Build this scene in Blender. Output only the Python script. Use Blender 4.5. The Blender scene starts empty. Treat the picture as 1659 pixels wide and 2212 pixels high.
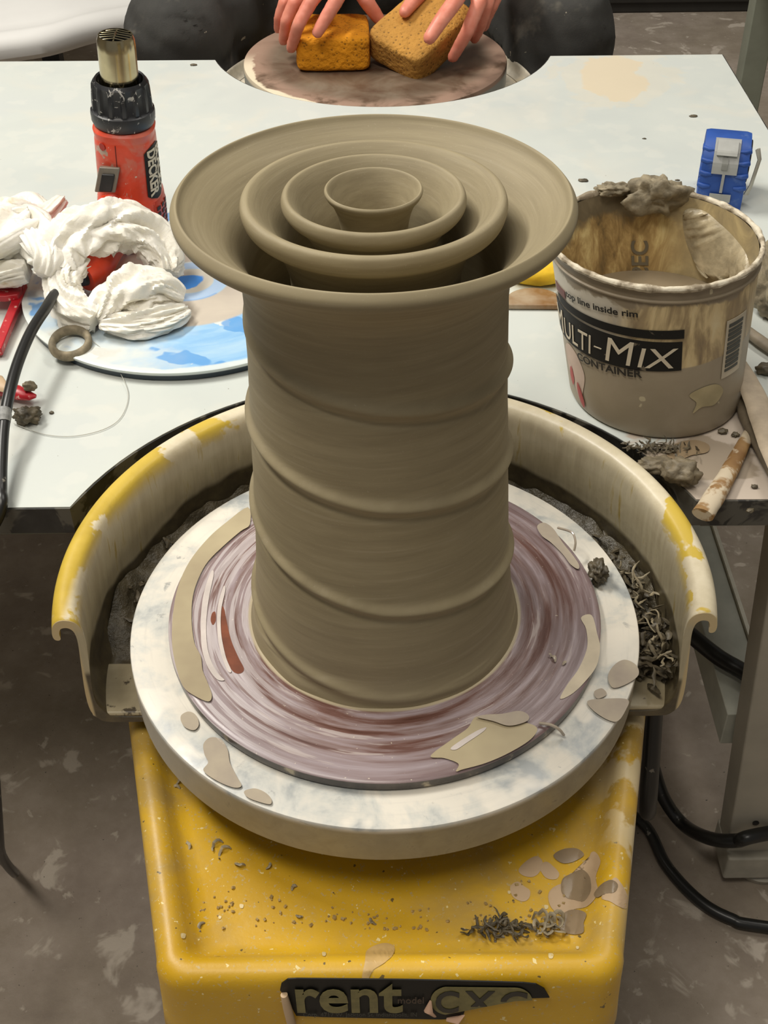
import bpy, bmesh, math, random
from mathutils import Vector, Matrix, noise, Euler
R_ = random.Random(7)
sc = bpy.context.scene
COL = sc.collection
PI = math.pi

# ------------------------------------------------------------------ camera
F, PITCH, ROLL = 2610.466, 0.7060335, -0.0119368
CAM = Vector((0.000548, -0.604144, 0.611793))
FW = Vector((0, math.cos(PITCH), -math.sin(PITCH)))
UP0 = Vector((0, math.sin(PITCH), math.cos(PITCH)))
RT0 = Vector((1, 0, 0))
cr, sr = math.cos(ROLL), math.sin(ROLL)
RT = RT0 * cr + UP0 * sr
UP = RT0 * -sr + UP0 * cr
cd = bpy.data.cameras.new('camera')
cam = bpy.data.objects.new('camera', cd)
COL.objects.link(cam)
cd.sensor_fit = 'VERTICAL'
cd.sensor_height = 24
cd.lens = F / 2212 * 24
cd.clip_start = 0.02
M = Matrix((RT, UP, -FW)).transposed().to_4x4()
M.translation = CAM
cam.matrix_world = M
sc.camera = cam

def U(px, py, z=None, y=None):
    """point of the place seen at a photo pixel, on a level plane z or an upright plane y"""
    d = RT * ((px - 829.5) / F) + UP * (-(py - 1106) / F) + FW
    t = (z - CAM.z) / d.z if z is not None else (y - CAM.y) / d.y
    return CAM + d * t

# ------------------------------------------------------------------ world and light
sc.view_settings.view_transform = 'Standard'
sc.view_settings.look = 'None'
sc.view_settings.exposure = 0.0
sc.view_settings.gamma = 1.0
sc.view_settings.use_curve_mapping = False
w = bpy.data.worlds.new('world')
sc.world = w
w.use_nodes = True
w.node_tree.nodes['Background'].inputs[0].default_value = (1.0, 0.95, 0.88, 1)
w.node_tree.nodes['Background'].inputs[1].default_value = 0.20

def area(name, loc, target, sx, sy, power, color=(1, 0.96, 0.88)):
    l = bpy.data.lights.new(name, 'AREA')
    l.shape = 'RECTANGLE'; l.size = sx; l.size_y = sy; l.energy = power; l.color = color
    o = bpy.data.objects.new(name, l)
    COL.objects.link(o)
    o.location = loc
    o.rotation_euler = (Vector(target) - Vector(loc)).to_track_quat('-Z', 'Y').to_euler()
    return o
area('ceiling_or_fill_lamp', (-1.3, 1.0, 2.3), (0.0, 0.45, 0.0), 1.2, 0.3, 61)
area('ceiling_or_fill_lamp', (0.9, 0.9, 2.5), (0.2, 0.5, 0.0), 1.3, 0.35, 19)
area('ceiling_or_fill_lamp', (-0.55, -0.72, 2.5), (-0.1, -0.3, 0.0), 1.4, 0.4, 34, (1, 0.93, 0.82))  # added fill light on the viewer's side, brightens floor and tray

# ------------------------------------------------------------------ node helpers
def lin(c):
    if isinstance(c, str):
        c = [int(c[i:i + 2], 16) / 255 for i in (0, 2, 4)]
    return tuple((x / 12.92 if x <= 0.04045 else ((x + 0.055) / 1.055) ** 2.4) for x in c) + (1,)

class NB:
    def __init__(s, name, rough=0.6, metal=0.0, base='808080', spec=0.5):
        s.m = bpy.data.materials.new(name); s.m.use_nodes = True
        s.t = s.m.node_tree; s.N = s.t.nodes; s.L = s.t.links
        s.b = s.N['Principled BSDF']
        s.b.inputs['Roughness'].default_value = rough
        s.b.inputs['Metallic'].default_value = metal
        s.b.inputs['Specular IOR Level'].default_value = spec
        s.b.inputs['Base Color'].default_value = lin(base)
        s.tc = s.N.new('ShaderNodeTexCoord')
        s.obj = s.tc.outputs['Object']
        s.hs = []
    def lk(s, a, b): s.L.new(a, b)
    def inp(s, sock, v):
        if hasattr(v, 'is_output') or isinstance(v, bpy.types.NodeSocket): s.lk(v, sock)
        else: sock.default_value = v
    def mapping(s, v, scale=(1, 1, 1), loc=(0, 0, 0), rot=(0, 0, 0)):
        n = s.N.new('ShaderNodeMapping'); s.lk(v, n.inputs[0])
        n.inputs['Scale'].default_value = scale; n.inputs['Location'].default_value = loc; n.inputs['Rotation'].default_value = rot
        return n.outputs[0]
    def noise(s, scale, detail=4, rough=0.55, v=None, dist=0.0, off=None):
        n = s.N.new('ShaderNodeTexNoise'); vv = v if v is not None else s.obj
        if off: vv = s.mapping(vv, loc=off)
        s.lk(vv, n.inputs['Vector'])
        n.inputs['Scale'].default_value = scale; n.inputs['Detail'].default_value = detail
        n.inputs['Roughness'].default_value = rough; n.inputs['Distortion'].default_value = dist
        return n.outputs['Fac']
    def vor(s, scale, v=None, rand=1.0):
        n = s.N.new('ShaderNodeTexVoronoi'); s.lk(v if v is not None else s.obj, n.inputs['Vector'])
        n.inputs['Scale'].default_value = scale; n.inputs['Randomness'].default_value = rand
        return n.outputs['Distance']
    def ramp(s, f, stops, interp='LINEAR'):
        n = s.N.new('ShaderNodeValToRGB'); s.lk(f, n.inputs[0]); n.color_ramp.interpolation = interp
        e = n.color_ramp.elements
        while len(e) > 1: e.remove(e[0])
        e[0].position = stops[0][0]; e[0].color = s.c(stops[0][1])
        for p, c in stops[1:]:
            x = e.new(p); x.color = s.c(c)
        return n.outputs[0]
    def c(s, c):
        if isinstance(c, (int, float)): return (c, c, c, 1)
        return lin(c) if isinstance(c, str) else tuple(c)
    def mask(s, f, lo, hi):
        n = s.N.new('ShaderNodeMapRange'); s.lk(f, n.inputs[0])
        n.inputs[1].default_value = lo; n.inputs[2].default_value = hi
        n.interpolation_type = 'SMOOTHSTEP'
        return n.outputs[0]
    def math(s, op, a, b=0.0):
        n = s.N.new('ShaderNodeMath'); n.operation = op
        s.inp(n.inputs[0], a); s.inp(n.inputs[1], b)
        return n.outputs[0]
    def mix(s, f, a, b):
        n = s.N.new('ShaderNodeMix'); n.data_type = 'RGBA'
        s.inp(n.inputs[0], f)
        for k, v in ((6, a), (7, b)):
            if isinstance(v, str): v = lin(v)
            s.inp(n.inputs[k], v)
        return n.outputs[2]
    def xyz(s, v=None):
        n = s.N.new('ShaderNodeSeparateXYZ'); s.lk(v if v is not None else s.obj, n.inputs[0])
        return n.outputs
    def comb(s, x, y, z):
        n = s.N.new('ShaderNodeCombineXYZ')
        for i, v in enumerate((x, y, z)): s.inp(n.inputs[i], v)
        return n.outputs[0]
    def polar(s, ka, kr, kz=0.0):
        o = s.xyz(); r = s.math('SQRT', s.math('ADD', s.math('MULTIPLY', o[0], o[0]), s.math('MULTIPLY', o[1], o[1])))
        r1 = s.math('MAXIMUM', r, 0.001)
        z = s.math('ADD', s.math('MULTIPLY', r, kr), s.math('MULTIPLY', o[2], kz))
        return s.comb(s.math('MULTIPLY', s.math('DIVIDE', o[0], r1), ka), s.math('MULTIPLY', s.math('DIVIDE', o[1], r1), ka), z), r, o
    def color(s, v): s.inp(s.b.inputs['Base Color'], lin(v) if isinstance(v, str) else v)
    def rough(s, v): s.inp(s.b.inputs['Roughness'], v)
    def bump(s, h, strength=0.3, dist=0.002):
        n = s.N.new('ShaderNodeBump'); n.inputs['Strength'].default_value = strength; n.inputs['Distance'].default_value = dist
        s.lk(h, n.inputs['Height'])
        if s.hs: s.lk(s.hs[-1], n.inputs['Normal'])
        s.hs.append(n.outputs[0]); s.lk(n.outputs[0], s.b.inputs['Normal'])

def simple(name, base, rough=0.6, metal=0.0, var=0.12, scale=40, bump=0.0, spec=0.5):
    b = NB(name, rough, metal, base, spec)
    c = lin(base)
    d = tuple(x * (1 - var * 1.6) for x in c[:3]) + (1,); e = tuple(min(1, x * (1 + var)) for x in c[:3]) + (1,)
    n = b.noise(scale, 5)
    b.color(b.ramp(n, [(0.3, d), (0.7, e)]))
    if bump: b.bump(n, bump, 0.002)
    return b.m

def splat(b, col, slip, scale, lo, hi, off=(0, 0, 0), rough=0.6):
    """slip or paint splashes over a colour"""
    f = b.mask(b.noise(scale, 3, 0.5, off=off, dist=0.4), lo, hi)
    return b.mix(f, col, slip)

# ------------------------------------------------------------------ mesh helpers
def link(name, me, mat=None, parent=None, smooth=True):
    o = bpy.data.objects.new(name, me); COL.objects.link(o)
    if mat is not None:
        me.materials.clear(); me.materials.append(mat)
    if parent is not None:
        o.parent = parent
        off = Vector(); q_ = parent
        while q_ is not None: off += q_.location; q_ = q_.parent
        me.transform(Matrix.Translation(-off))
    for p in me.polygons: p.use_smooth = smooth
    return o

class MB:
    def __init__(s): s.v = []; s.f = []
    def add(s, vs, fs):
        k = len(s.v); s.v += [Vector(p) for p in vs]; s.f += [[i + k for i in f] for f in fs]; return s
    def grid(s, rows, closed=True, cap0=False, cap1=False):
        n = len(rows[0]); k = len(s.v)
        for r in rows: s.v += [Vector(p) for p in r]
        for i in range(len(rows) - 1):
            for j in range(n if closed else n - 1):
                a = k + i * n + j; b = k + i * n + (j + 1) % n
                s.f.append([a, b, b + n, a + n])
        if cap0: s.f.append([k + j for j in range(n)][::-1])
        if cap1: s.f.append([k + (len(rows) - 1) * n + j for j in range(n)])
        return s
    def lathe(s, prof, c=(0, 0), n=96, fn=None, a0=0.0, a1=2 * PI):
        full = abs(a1 - a0 - 2 * PI) < 1e-6; m = n if full else n + 1
        rows = []
        for r, z in prof:
            row = []
            for j in range(m):
                a = a0 + (a1 - a0) * j / n
                p = Vector((c[0] + r * math.cos(a), c[1] + r * math.sin(a), z))
                if fn: p = fn(p, a, r, z)
                row.append(p)
            rows.append(row)
        s.grid(rows, closed=full); return s
    def tube(s, pts, rad, n=12, cap=True, flat=1.0):
        pts = [Vector(p) for p in pts]; rows = []
        rads = rad if isinstance(rad, (list, tuple)) else [rad] * len(pts)
        up = Vector((0, 0, 1)); N = None
        for i, p in enumerate(pts):
            t = (pts[min(i + 1, len(pts) - 1)] - pts[max(i - 1, 0)]).normalized()
            if N is None:
                N = t.cross(up)
                if N.length < 0.1: N = t.cross(Vector((1, 0, 0)))
            N = (N - t * N.dot(t)).normalized(); B = t.cross(N)
            rows.append([p + (N * math.cos(2 * PI * j / n) + B * math.sin(2 * PI * j / n) * flat) * rads[i] for j in range(n)])
        s.grid(rows, True, cap, cap); return s
    def box(s, a, b, mat=None):
        x0, y0, z0 = a; x1, y1, z1 = b
        v = [Vector(p) for p in ((x0, y0, z0), (x1, y0, z0), (x1, y1, z0), (x0, y1, z0), (x0, y0, z1), (x1, y0, z1), (x1, y1, z1), (x0, y1, z1))]
        if mat: v = [mat @ p for p in v]
        return s.add(v, [[3, 2, 1, 0], [4, 5, 6, 7], [0, 1, 5, 4], [1, 2, 6, 5], [2, 3, 7, 6], [3, 0, 4, 7]])
    def mesh(s, recalc=True):
        me = bpy.data.meshes.new('m'); me.from_pydata([tuple(p) for p in s.v], [], s.f)
        if recalc:
            bm = bmesh.new(); bm.from_mesh(me)
            bmesh.ops.recalc_face_normals(bm, faces=bm.faces); bm.to_mesh(me); bm.free()
        me.update(); return me
    def build(s, name, mat, parent=None, smooth=True, bevel=0.0, seg=2, sub=0):
        o = link(name, s.mesh(), mat, parent, smooth)
        if smooth: o.data.set_sharp_from_angle(angle=0.72)
        if bevel:
            m = o.modifiers.new('bevel', 'BEVEL'); m.width = bevel; m.segments = seg; m.limit_method = 'ANGLE'; m.angle_limit = 0.6
            w = o.modifiers.new('wn', 'WEIGHTED_NORMAL')
        if sub:
            m = o.modifiers.new('sub', 'SUBSURF'); m.levels = sub; m.render_levels = sub
        return o

def spline(pts, n=8, closed=False):
    pts = [Vector(p) for p in pts]; out = []; L = len(pts)
    for i in range(L if closed else L - 1):
        g = lambda k: pts[k % L] if closed else pts[max(0, min(L - 1, k))]
        p0, p1, p2, p3 = g(i - 1), g(i), g(i + 1), g(i + 2)
        for j in range(n):
            t = j / n
            out.append(0.5 * ((2 * p1) + (p2 - p0) * t + (2 * p0 - 5 * p1 + 4 * p2 - p3) * t * t + (3 * p1 - p0 - 3 * p2 + p3) * t ** 3))
    if not closed: out.append(pts[-1])
    return out

def interp(tab, x):
    if x <= tab[0][0]: return tab[0][1]
    for (a, b), (c, d) in zip(tab, tab[1:]):
        if x <= c: return b + (d - b) * (x - a) / (c - a)
    return tab[-1][1]

def smooth_prof(pr, n=5): return [(p.x, p.y) for p in spline([(a, b, 0) for a, b in pr], n)]

def thing(name, label, cat, loc=(0, 0, 0), group=None):
    o = bpy.data.objects.new(name, None); COL.objects.link(o)
    o.location = loc; o.empty_display_size = 0.02
    return tag(o, label, cat, group)
def tag(o, label, cat, group=None, kind=None):
    o['label'] = label; o['category'] = cat
    if group: o['group'] = group
    if kind: o['kind'] = kind
    return o
def struct(o): o['kind'] = 'structure'; return o

def rock(name, loc, rad, mat, scale=(1, 1, 0.7), rough=0.35, freq=1.6, seed=0, sub=4, parent=None, flat=False):
    bm = bmesh.new(); bmesh.ops.create_icosphere(bm, subdivisions=sub, radius=1)
    for v in bm.verts:
        p = v.co.normalized(); q = p * freq + Vector((seed * 3.1, seed * 1.7, seed))
        k = 1 + rough * noise.noise(q) * 1.0 + rough * 0.35 * abs(noise.noise(q * 2.3)) * 2 + rough * 0.12 * noise.noise(q * 6)
        v.co = Vector((p.x * scale[0], p.y * scale[1], p.z * scale[2])) * k * rad
    zmin = min(v.co.z for v in bm.verts)
    cut = zmin + 0.15 * rad
    for v in bm.verts:
        if v.co.z < cut: v.co.z = cut
        v.co.z -= cut
        v.co += Vector(loc)
    me = bpy.data.meshes.new(name); bm.to_mesh(me); bm.free()
    return link(name, me, mat, parent, not flat)

def puddle(name, outline, z, mat, h=0.0009, parent=None, inset=0.0030, n=6, fn=None):
    """thin raised patch of wet slip lying on a level surface"""
    pts = spline([U(a, b, z=z) for a, b in outline], n, closed=True)
    bm = bmesh.new(); f = bm.faces.new([bm.verts.new((p.x, p.y, z)) for p in pts])
    bmesh.ops.inset_region(bm, faces=[f], thickness=inset * 0.5, depth=0)
    f2 = [x for x in bm.faces if len(x.verts) > 6][0]
    for v in f2.verts: v.co.z += h * 0.8
    bmesh.ops.inset_region(bm, faces=[f2], thickness=inset * 0.6, depth=0)
    f3 = [x for x in bm.faces if len(x.verts) > 6][0]
    for v in f3.verts: v.co.z += h * 0.2
    bmesh.ops.triangulate(bm, faces=[f3])
    for v in bm.verts: v.co.z -= 0.0
    bmesh.ops.recalc_face_normals(bm, faces=bm.faces)
    if sum(fc.normal.z for fc in bm.faces) < 0: bmesh.ops.reverse_faces(bm, faces=bm.faces)
    me = bpy.data.meshes.new(name); bm.to_mesh(me); bm.free()
    return link(name, me, mat, parent)

def text_mesh(txt, size, bold=0.0, spacing=1.0, shear=0.0, cuts=0):
    cu = bpy.data.curves.new('t', 'FONT'); cu.body = txt; cu.size = size; cu.offset = bold; cu.space_character = spacing; cu.shear = shear
    cu.resolution_u = 4; cu.align_x = 'LEFT'
    o = bpy.data.objects.new('t', cu); COL.objects.link(o)
    dg = bpy.context.evaluated_depsgraph_get()
    me = bpy.data.meshes.new_from_object(o.evaluated_get(dg))
    bpy.data.objects.remove(o); bpy.data.curves.remove(cu)
    if cuts:
        bm = bmesh.new(); bm.from_mesh(me)
        bmesh.ops.triangulate(bm, faces=bm.faces)
        bmesh.ops.subdivide_edges(bm, edges=[e for e in bm.edges if e.calc_length() > size * 0.25], cuts=cuts, use_grid_fill=False)
        bmesh.ops.triangulate(bm, faces=bm.faces)
        bm.to_mesh(me); bm.free()
    return me
def text_width(me): return max(v.co.x for v in me.vertices)

def voxel(name, mesh, mat, size, parent=None, smooth=6, disp=None):
    o = link(name, mesh, mat, parent)
    m = o.modifiers.new('remesh', 'REMESH'); m.mode = 'VOXEL'; m.voxel_size = size; m.use_smooth_shade = True
    if smooth:
        s = o.modifiers.new('smooth', 'SMOOTH'); s.iterations = smooth; s.factor = 0.5
    dg = bpy.context.evaluated_depsgraph_get()
    me = bpy.data.meshes.new_from_object(o.evaluated_get(dg))
    o.modifiers.clear(); o.data = me
    if disp:
        for v in me.vertices: v.co = v.co + v.normal * disp(v.co)
        me.update()
    me.materials.clear(); me.materials.append(mat)
    for p in me.polygons: p.use_smooth = True
    return o
def capsule(mb, a, b, ra, rb, n=16):
    a = Vector(a); b = Vector(b); t = (b - a).normalized()
    pts = []; rr = []
    for k in (-1, -0.9, -0.6, -0.25): pts.append(a + t * ra * k); rr.append(max(ra * math.sqrt(max(0, 1 - k * k)), ra * 0.08))
    for k in range(5): pts.append(a.lerp(b, k / 4)); rr.append(ra + (rb - ra) * k / 4)
    for k in (0.25, 0.6, 0.9, 1): pts.append(b + t * rb * k); rr.append(max(rb * math.sqrt(max(0, 1 - k * k)), rb * 0.08))
    mb.tube(pts, rr, n)
def ellipsoid(mb, c, r, rot=(0, 0, 0), n=20):
    Rm = Euler(rot).to_matrix(); rows = []
    for i in range(n // 2 + 1):
        a = -PI / 2 + PI * i / (n // 2); cs = max(math.cos(a), 0.02)
        rows.append([Vector(c) + Rm @ Vector((r[0] * cs * math.cos(2 * PI * j / n), r[1] * cs * math.sin(2 * PI * j / n), r[2] * math.sin(a))) for j in range(n)])
    mb.grid(rows, True, True, True)
def curl(mb, c, size, w, seed=0, turns=0.6, rise=0.3):
    """one ribbon of trimmed clay"""
    r = random.Random(seed); a = r.uniform(0, 6.28); pts = []
    n = 9
    for i in range(n):
        t = i / (n - 1); th = a + turns * 2 * PI * t
        rad = size * (0.5 + 0.5 * t)
        pts.append(Vector(c) + Vector((math.cos(th) * rad, math.sin(th) * rad, size * rise * math.sin(t * PI * r.uniform(0.7, 1.5)) + w * 0.4)))
    mb.tube(pts, [w * (0.35 + 0.65 * math.sin(PI * min(1, max(0.05, (i + 0.5) / n)))) for i in range(n)], 6, True, 0.45)

def shred(mb, c, size, w, seed=0):
    """short tapered scrap of clay"""
    r = random.Random(seed); d = Vector((r.gauss(0, 1), r.gauss(0, 1), r.gauss(0, .35))).normalized(); p = Vector(c); pts = [p]
    for i in range(4):
        d = (d + Vector((r.gauss(0, .5), r.gauss(0, .5), r.gauss(0, .3)))).normalized(); p = p + d * size / 4; pts.append(p)
    P3 = spline(pts, 2)
    mb.tube(P3, [w * (.15 + .85 * math.sin(PI * (i + .6) / (len(P3) + .2))) * r.uniform(.7, 1.3) for i in range(len(P3))], 6, True, r.uniform(.3, .9))

# ------------------------------------------------------------------ shared materials
def clay_mat():
    b = NB('wet_grey_clay', 0.62, base='8a8068', spec=0.35)
    v, r, o = b.polar(2.2, 60, 60)
    n = b.noise(1.0, 6, 0.65, v=b.mapping(v, scale=(0.6, 0.6, 3)))
    fine = b.noise(900, 2, 0.5)
    big = b.noise(9, 3)
    c = b.ramp(n, [(0.3, '887c61'), (0.55, '93876a'), (0.75, '9c9073')])
    c = b.mix(b.mask(big, 0.35, 0.75), c, b.ramp(n, [(0.3, '8b8066'), (0.8, '998d72')]))
    c = b.mix(b.math('MULTIPLY', b.mask(fine, 0.66, 0.75), .5), c, 'a69b83')
    v2, r2, o2 = b.polar(.9, 420, 300)
    ln = b.noise(1.0, 3, 0.6, v=v2)
    c = b.mix(b.math('MULTIPLY', b.mask(ln, .55, .72), .22), c, 'b0a58d'); c = b.mix(b.math('MULTIPLY', b.mask(ln, .45, .3), .2), c, '766b55')
    b.color(c); b.bump(n, 0.07, 0.001); b.bump(ln, 0.10, 0.0006)
    return b.m
CLAY = clay_mat()
DARKCLAY = simple('dark_wet_clay', '4f4636', 0.32, var=0.35, scale=90, bump=0.5, spec=0.6)
DRYCLAY = simple('drying_clay', '8b8069', 0.75, var=0.25, scale=120, bump=0.6)
SHAVE = simple('clay_trimmings', '5d5442', 0.5, var=0.35, scale=150, bump=0.3)
SHAVEL = simple('pale_clay_trimmings', '9a8e74', 0.6, var=0.25, scale=150, bump=0.3)
SLIP = simple('wet_slip', 'b3a68b', 0.16, var=0.06, scale=30, spec=0.7)
SLIPP = simple('pale_slip', 'c0a584', 0.5, var=0.06, scale=30)
BLACK = simple('black_rubber', '1c1c1d', 0.45, var=0.2, scale=60)
STEEL = simple('painted_grey_steel', 'a7a193', 0.5, var=0.08, scale=20)

# ------------------------------------------------------------------ floor and walls
b = NB('studio_concrete', 0.7)
big = b.noise(2.2, 6, 0.6); mid = b.noise(14, 6, 0.65); fine = b.noise(120, 5, 0.7)
c = b.ramp(mid, [(0.25, '84786a'), (0.5, '958979'), (0.75, 'a79b8d')])
c = b.mix(b.mask(big, 0.4, 0.7), c, b.ramp(mid, [(0.3, '8c7f74'), (0.7, 'ac9f93')]))
c = b.mix(b.mask(b.noise(20, 4, 0.55, off=(3.1, 1.2, 0), dist=0.5), 0.58, 0.66), c, 'c0b5a7')
c = b.mix(b.mask(b.noise(48, 4, 0.6, off=(7.1, 4.2, 0), dist=0.3), 0.64, 0.71), c, 'b8ad9f')
c = b.mix(b.mask(b.noise(260, 2, 0.6, off=(1, 9, 0)), 0.72, 0.78), c, '33302a')
b.color(c); b.bump(fine, 0.25, 0.003)
CONC = b.m
fl = MB().box((-4, -2.5, -0.56), (4, 4.5, -0.52)).build('floor', CONC, smooth=False); struct(fl)
wm = simple('wall_paint', 'b9b3a6', 0.8, var=0.05, scale=3)
for nm, a, c_ in (('wall_back', (-4, 4.4, -0.52), (4, 4.5, 2.6)), ('wall_left', (-4, -2.5, -0.52), (-3.9, 4.4, 2.6)), ('wall_right', (3.9, -2.5, -0.52), (4, 4.4, 2.6))):
    struct(MB().box(a, c_).build(nm, wm, smooth=False))

# ------------------------------------------------------------------ work table
TZ = 0.04
b = NB('stained_laminate', 0.34, spec=0.5)
n1 = b.noise(5.5, 5, 0.55, dist=0.4); n2 = b.noise(9, 4, 0.5, off=(4, 2, 0), dist=0.8)
c = b.ramp(n1, [(0.3, 'c2c8c5'), (0.5, 'c9cec9'), (0.7, 'c4c9c6')])
c = b.mix(b.math('MULTIPLY', b.mask(n2, 0.52, 0.68), 0.35), c, 'd6d1c3')
c = b.mix(b.math('MULTIPLY', b.mask(b.noise(28, 3, 0.5, off=(9, 3, 0)), 0.54, 0.62), 0.16), c, 'e0ded3')
# tan stain at the far right, pinkish dry slip at the near right
o = b.xyz()
def blobmask(cx, cy, rx, ry, soft=0.5):
    dx = b.math('DIVIDE', b.math('SUBTRACT', o[0], cx), rx); dy = b.math('DIVIDE', b.math('SUBTRACT', o[1], cy), ry)
    d = b.math('ADD', b.math('MULTIPLY', dx, dx), b.math('MULTIPLY', dy, dy))
    d = b.math('ADD', d, b.math('MULTIPLY', b.math('SUBTRACT', b.noise(17, 4, .6, off=(1, 6, 0), dist=.8), 0.5), 3.6))
    return b.mask(d, 1.0 + soft * 0.3, 1.0 - soft * 0.3)
c = b.mix(b.math('MULTIPLY', blobmask(0.295, 0.375, 0.04, 0.07), 0.8), c, 'd8c6a6')
c = b.mix(b.math('MULTIPLY', blobmask(0.30, 0.37, 0.08, 0.085), 0.35), c, 'd6cdb8')
c = b.mix(b.math('MULTIPLY', blobmask(0.28, -0.43, 0.11, 0.09), 0.9), c, 'b9aa9b')
c = b.mix(b.math('MULTIPLY', blobmask(0.235, -0.405, 0.05, 0.025), 0.75), c, '8c7e6b')
sp = b.mask(b.noise(420, 2, 0.5, off=(2, 2, 2)), 0.765, 0.79)
c = b.mix(b.math('MULTIPLY', sp, 0.8), c, '6b6353')
b.color(c)
b.rough(b.ramp(n1, [(0.3, 0.28), (0.7, 0.45)]))
LAM = b.m
b = NB('black_edge_band', 0.4)
n = b.noise(30, 4, 0.6)
c = b.ramp(n, [(0.35, '141413'), (0.6, '2c2c2b')])
c = b.mix(b.mask(b.noise(26, 4, 0.6, off=(5, 5, 0), dist=0.6), 0.52, 0.57), c, b.ramp(b.xyz()[0], [(0.45, '55534c'), (0.55, 'a2937d')]))
b.color(c); BAND = b.m

def table_outline(x0=-0.62, x1=None):
    pts = []
    pts.append((-1.05, 0.078))  # unseen left end, drawn out long to shade the floor below
    a0 = math.atan2(0.078, -0.2345); a1 = math.atan2(0.078, 0.2345)
    for i in range(41):
        a = a0 + (a1 - a0) * i / 40
        rr = 0.2375 + 0.0065 * abs(math.cos(a)) ** 4
        pts.append((rr * math.cos(a), rr * math.sin(a)))
    pts.append((0.40, 0.074)); pts.append((0.447, 0.52)); pts.append((0.448, 0.977))
    c1 = (0.006, 1.045); r1 = 0.2285
    b0 = math.atan2(0.977 - c1[1], 0.224); b1 = math.atan2(0.977 - c1[1], -0.224) 
    if b1 > b0: b1 -= 2 * PI
    for i in range(41):
        a = b0 + (b1 - b0) * i / 40
        pts.append((c1[0] + r1 * math.cos(a), c1[1] + r1 * math.sin(a)))
    pts.append((-1.05, 0.990))
    return pts
TB = thing('work_table', 'white laminate work table with round cutouts at both wheels, stained with clay', 'table', (0.0, 0.53, -0.52))
OUT = table_outline()
def slab(pts, z0, z1):
    m = MB(); n = len(pts)
    m.add([(x, y, z1) for x, y in pts], [list(range(n))]); m.add([(x, y, z0) for x, y in pts], [list(range(n))[::-1]])
    return m
def wallband(pts, z0, z1, t, skip=()):
    """thin upright strip following an outline, with thickness"""
    m = MB(); n = len(pts); P3 = [Vector((x, y, 0)) for x, y in pts]; off = []
    for i in range(n):
        d = (P3[(i + 1) % n] - P3[i - 1]).normalized(); off.append(Vector((-d.y, d.x, 0)))
    rows = []
    for q, z in ((0, z0), (0, z1), (t, z1), (t, z0), (0, z0)):
        rows.append([P3[i] + off[i] * q + Vector((0, 0, z)) for i in range(n)])
    m.grid(rows, True); return m
tp = MB(); n_ = len(OUT)
tp.add([(x, y, TZ) for x, y in OUT] + [(x, y, TZ - 0.022) for x, y in OUT],
       [list(range(n_))[::-1], [i + n_ for i in range(n_)]] + [[i, (i + 1) % n_, (i + 1) % n_ + n_, i + n_] for i in range(n_)])
tp.build('tabletop', LAM, TB, smooth=False)
wallband(OUT, TZ - 0.024, TZ - 0.0006, -0.0016).build('edge_band', BAND, TB, smooth=False)
# steel frame under the top
APR = simple('grey_green_steel', '6b6d62', 0.55, var=0.1, scale=20)
for a_, b_ in (((-1.03, 0.098), (-0.245, 0.12)), ((0.245, 0.098), (0.425, 0.12)), ((0.40, 0.1205), (0.425, 0.9295)), ((-1.03, 0.1205), (-1.005, 0.9295)), ((-1.03, 0.93), (-0.25, 0.95)), ((0.25, 0.93), (0.425, 0.95))):
    MB().box((a_[0], a_[1], TZ - 0.045), (b_[0], b_[1], TZ - 0.0235)).build('frame_bar', APR, TB, smooth=False)
# legs: tapered box legs, splayed slightly outwards
def leg(x0, x1, y0, y1, dx, dy, name='leg', holes=False):
    m = MB()
    rows = []
    for s in (0, 1):
        z = (TZ - 0.0455) + (-0.505 - (TZ - 0.0455)) * s
        rows.append([(x0 + dx * s, y0 + dy * s, z), (x1 + dx * s, y0 + dy * s, z), (x1 + dx * s, y1 + dy * s, z), (x0 + dx * s, y1 + dy * s, z)])
    m.grid(rows, True, True, True)
    o = m.build(name, STEEL, TB, smooth=False, bevel=0.002)
    f = MB(); f.lathe([(0.0, -0.5195), (0.026, -0.5195), (0.028, -0.512), (0.02, -0.5055), (0.0, -0.5055)], ((x0 + x1) / 2 + dx, (y0 + y1) / 2 + dy), 24)
    f.build('foot', STEEL, o)
    return o
l1 = leg(0.309, 0.395, 0.105, 0.14, 0.045, 0.012)
fo = MB().box((0.350, 0.106, -0.5045), (0.455, 0.157, -0.468)).build('foot_cap', simple('worn_leg_cap', 'aba698', 0.5), l1, smooth=False, bevel=0.003)
for (px, py) in ((1646, 1691), (1632, 1776)):
    p = U(px, py, y=0.117 - 0.002 if py > 1700 else 0.114)
    hm = MB(); hm.lathe([(0.0, 0.0), (0.0032, 0.0), (0.0034, 0.001), (0.0, 0.001)], (0, 0), 16)
    for v in hm.v: v.xyz = (p.x + v.x, 0.1145 + (0.0 if py > 1700 else -0.0) - v.z, p.z + v.y)
    hm.build('bolt_hole', BLACK, l1)
leg(-0.98, -0.91, 0.105, 0.14, -0.03, 0.01)
leg(0.34, 0.395, 0.90, 0.935, 0.02, 0.0); leg(-0.98, -0.91, 0.90, 0.935, -0.03, 0.0)
RAILT = simple('grey_rail_paint', 'b3b4a8', 0.5, var=0.08)
MB().box((0.331, 0.157, -0.345), (0.378, 0.89, -0.30)).build('side_rail', RAILT, TB, smooth=False, bevel=0.0015); SRL = bpy.data.objects['side_rail']
MB().box((0.374, 0.157, -0.2996), (0.378, 0.89, -0.295)).build('rail_lip', simple('worn_rail_lip', 'd0ccbc', 0.5), SRL, smooth=False)

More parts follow.
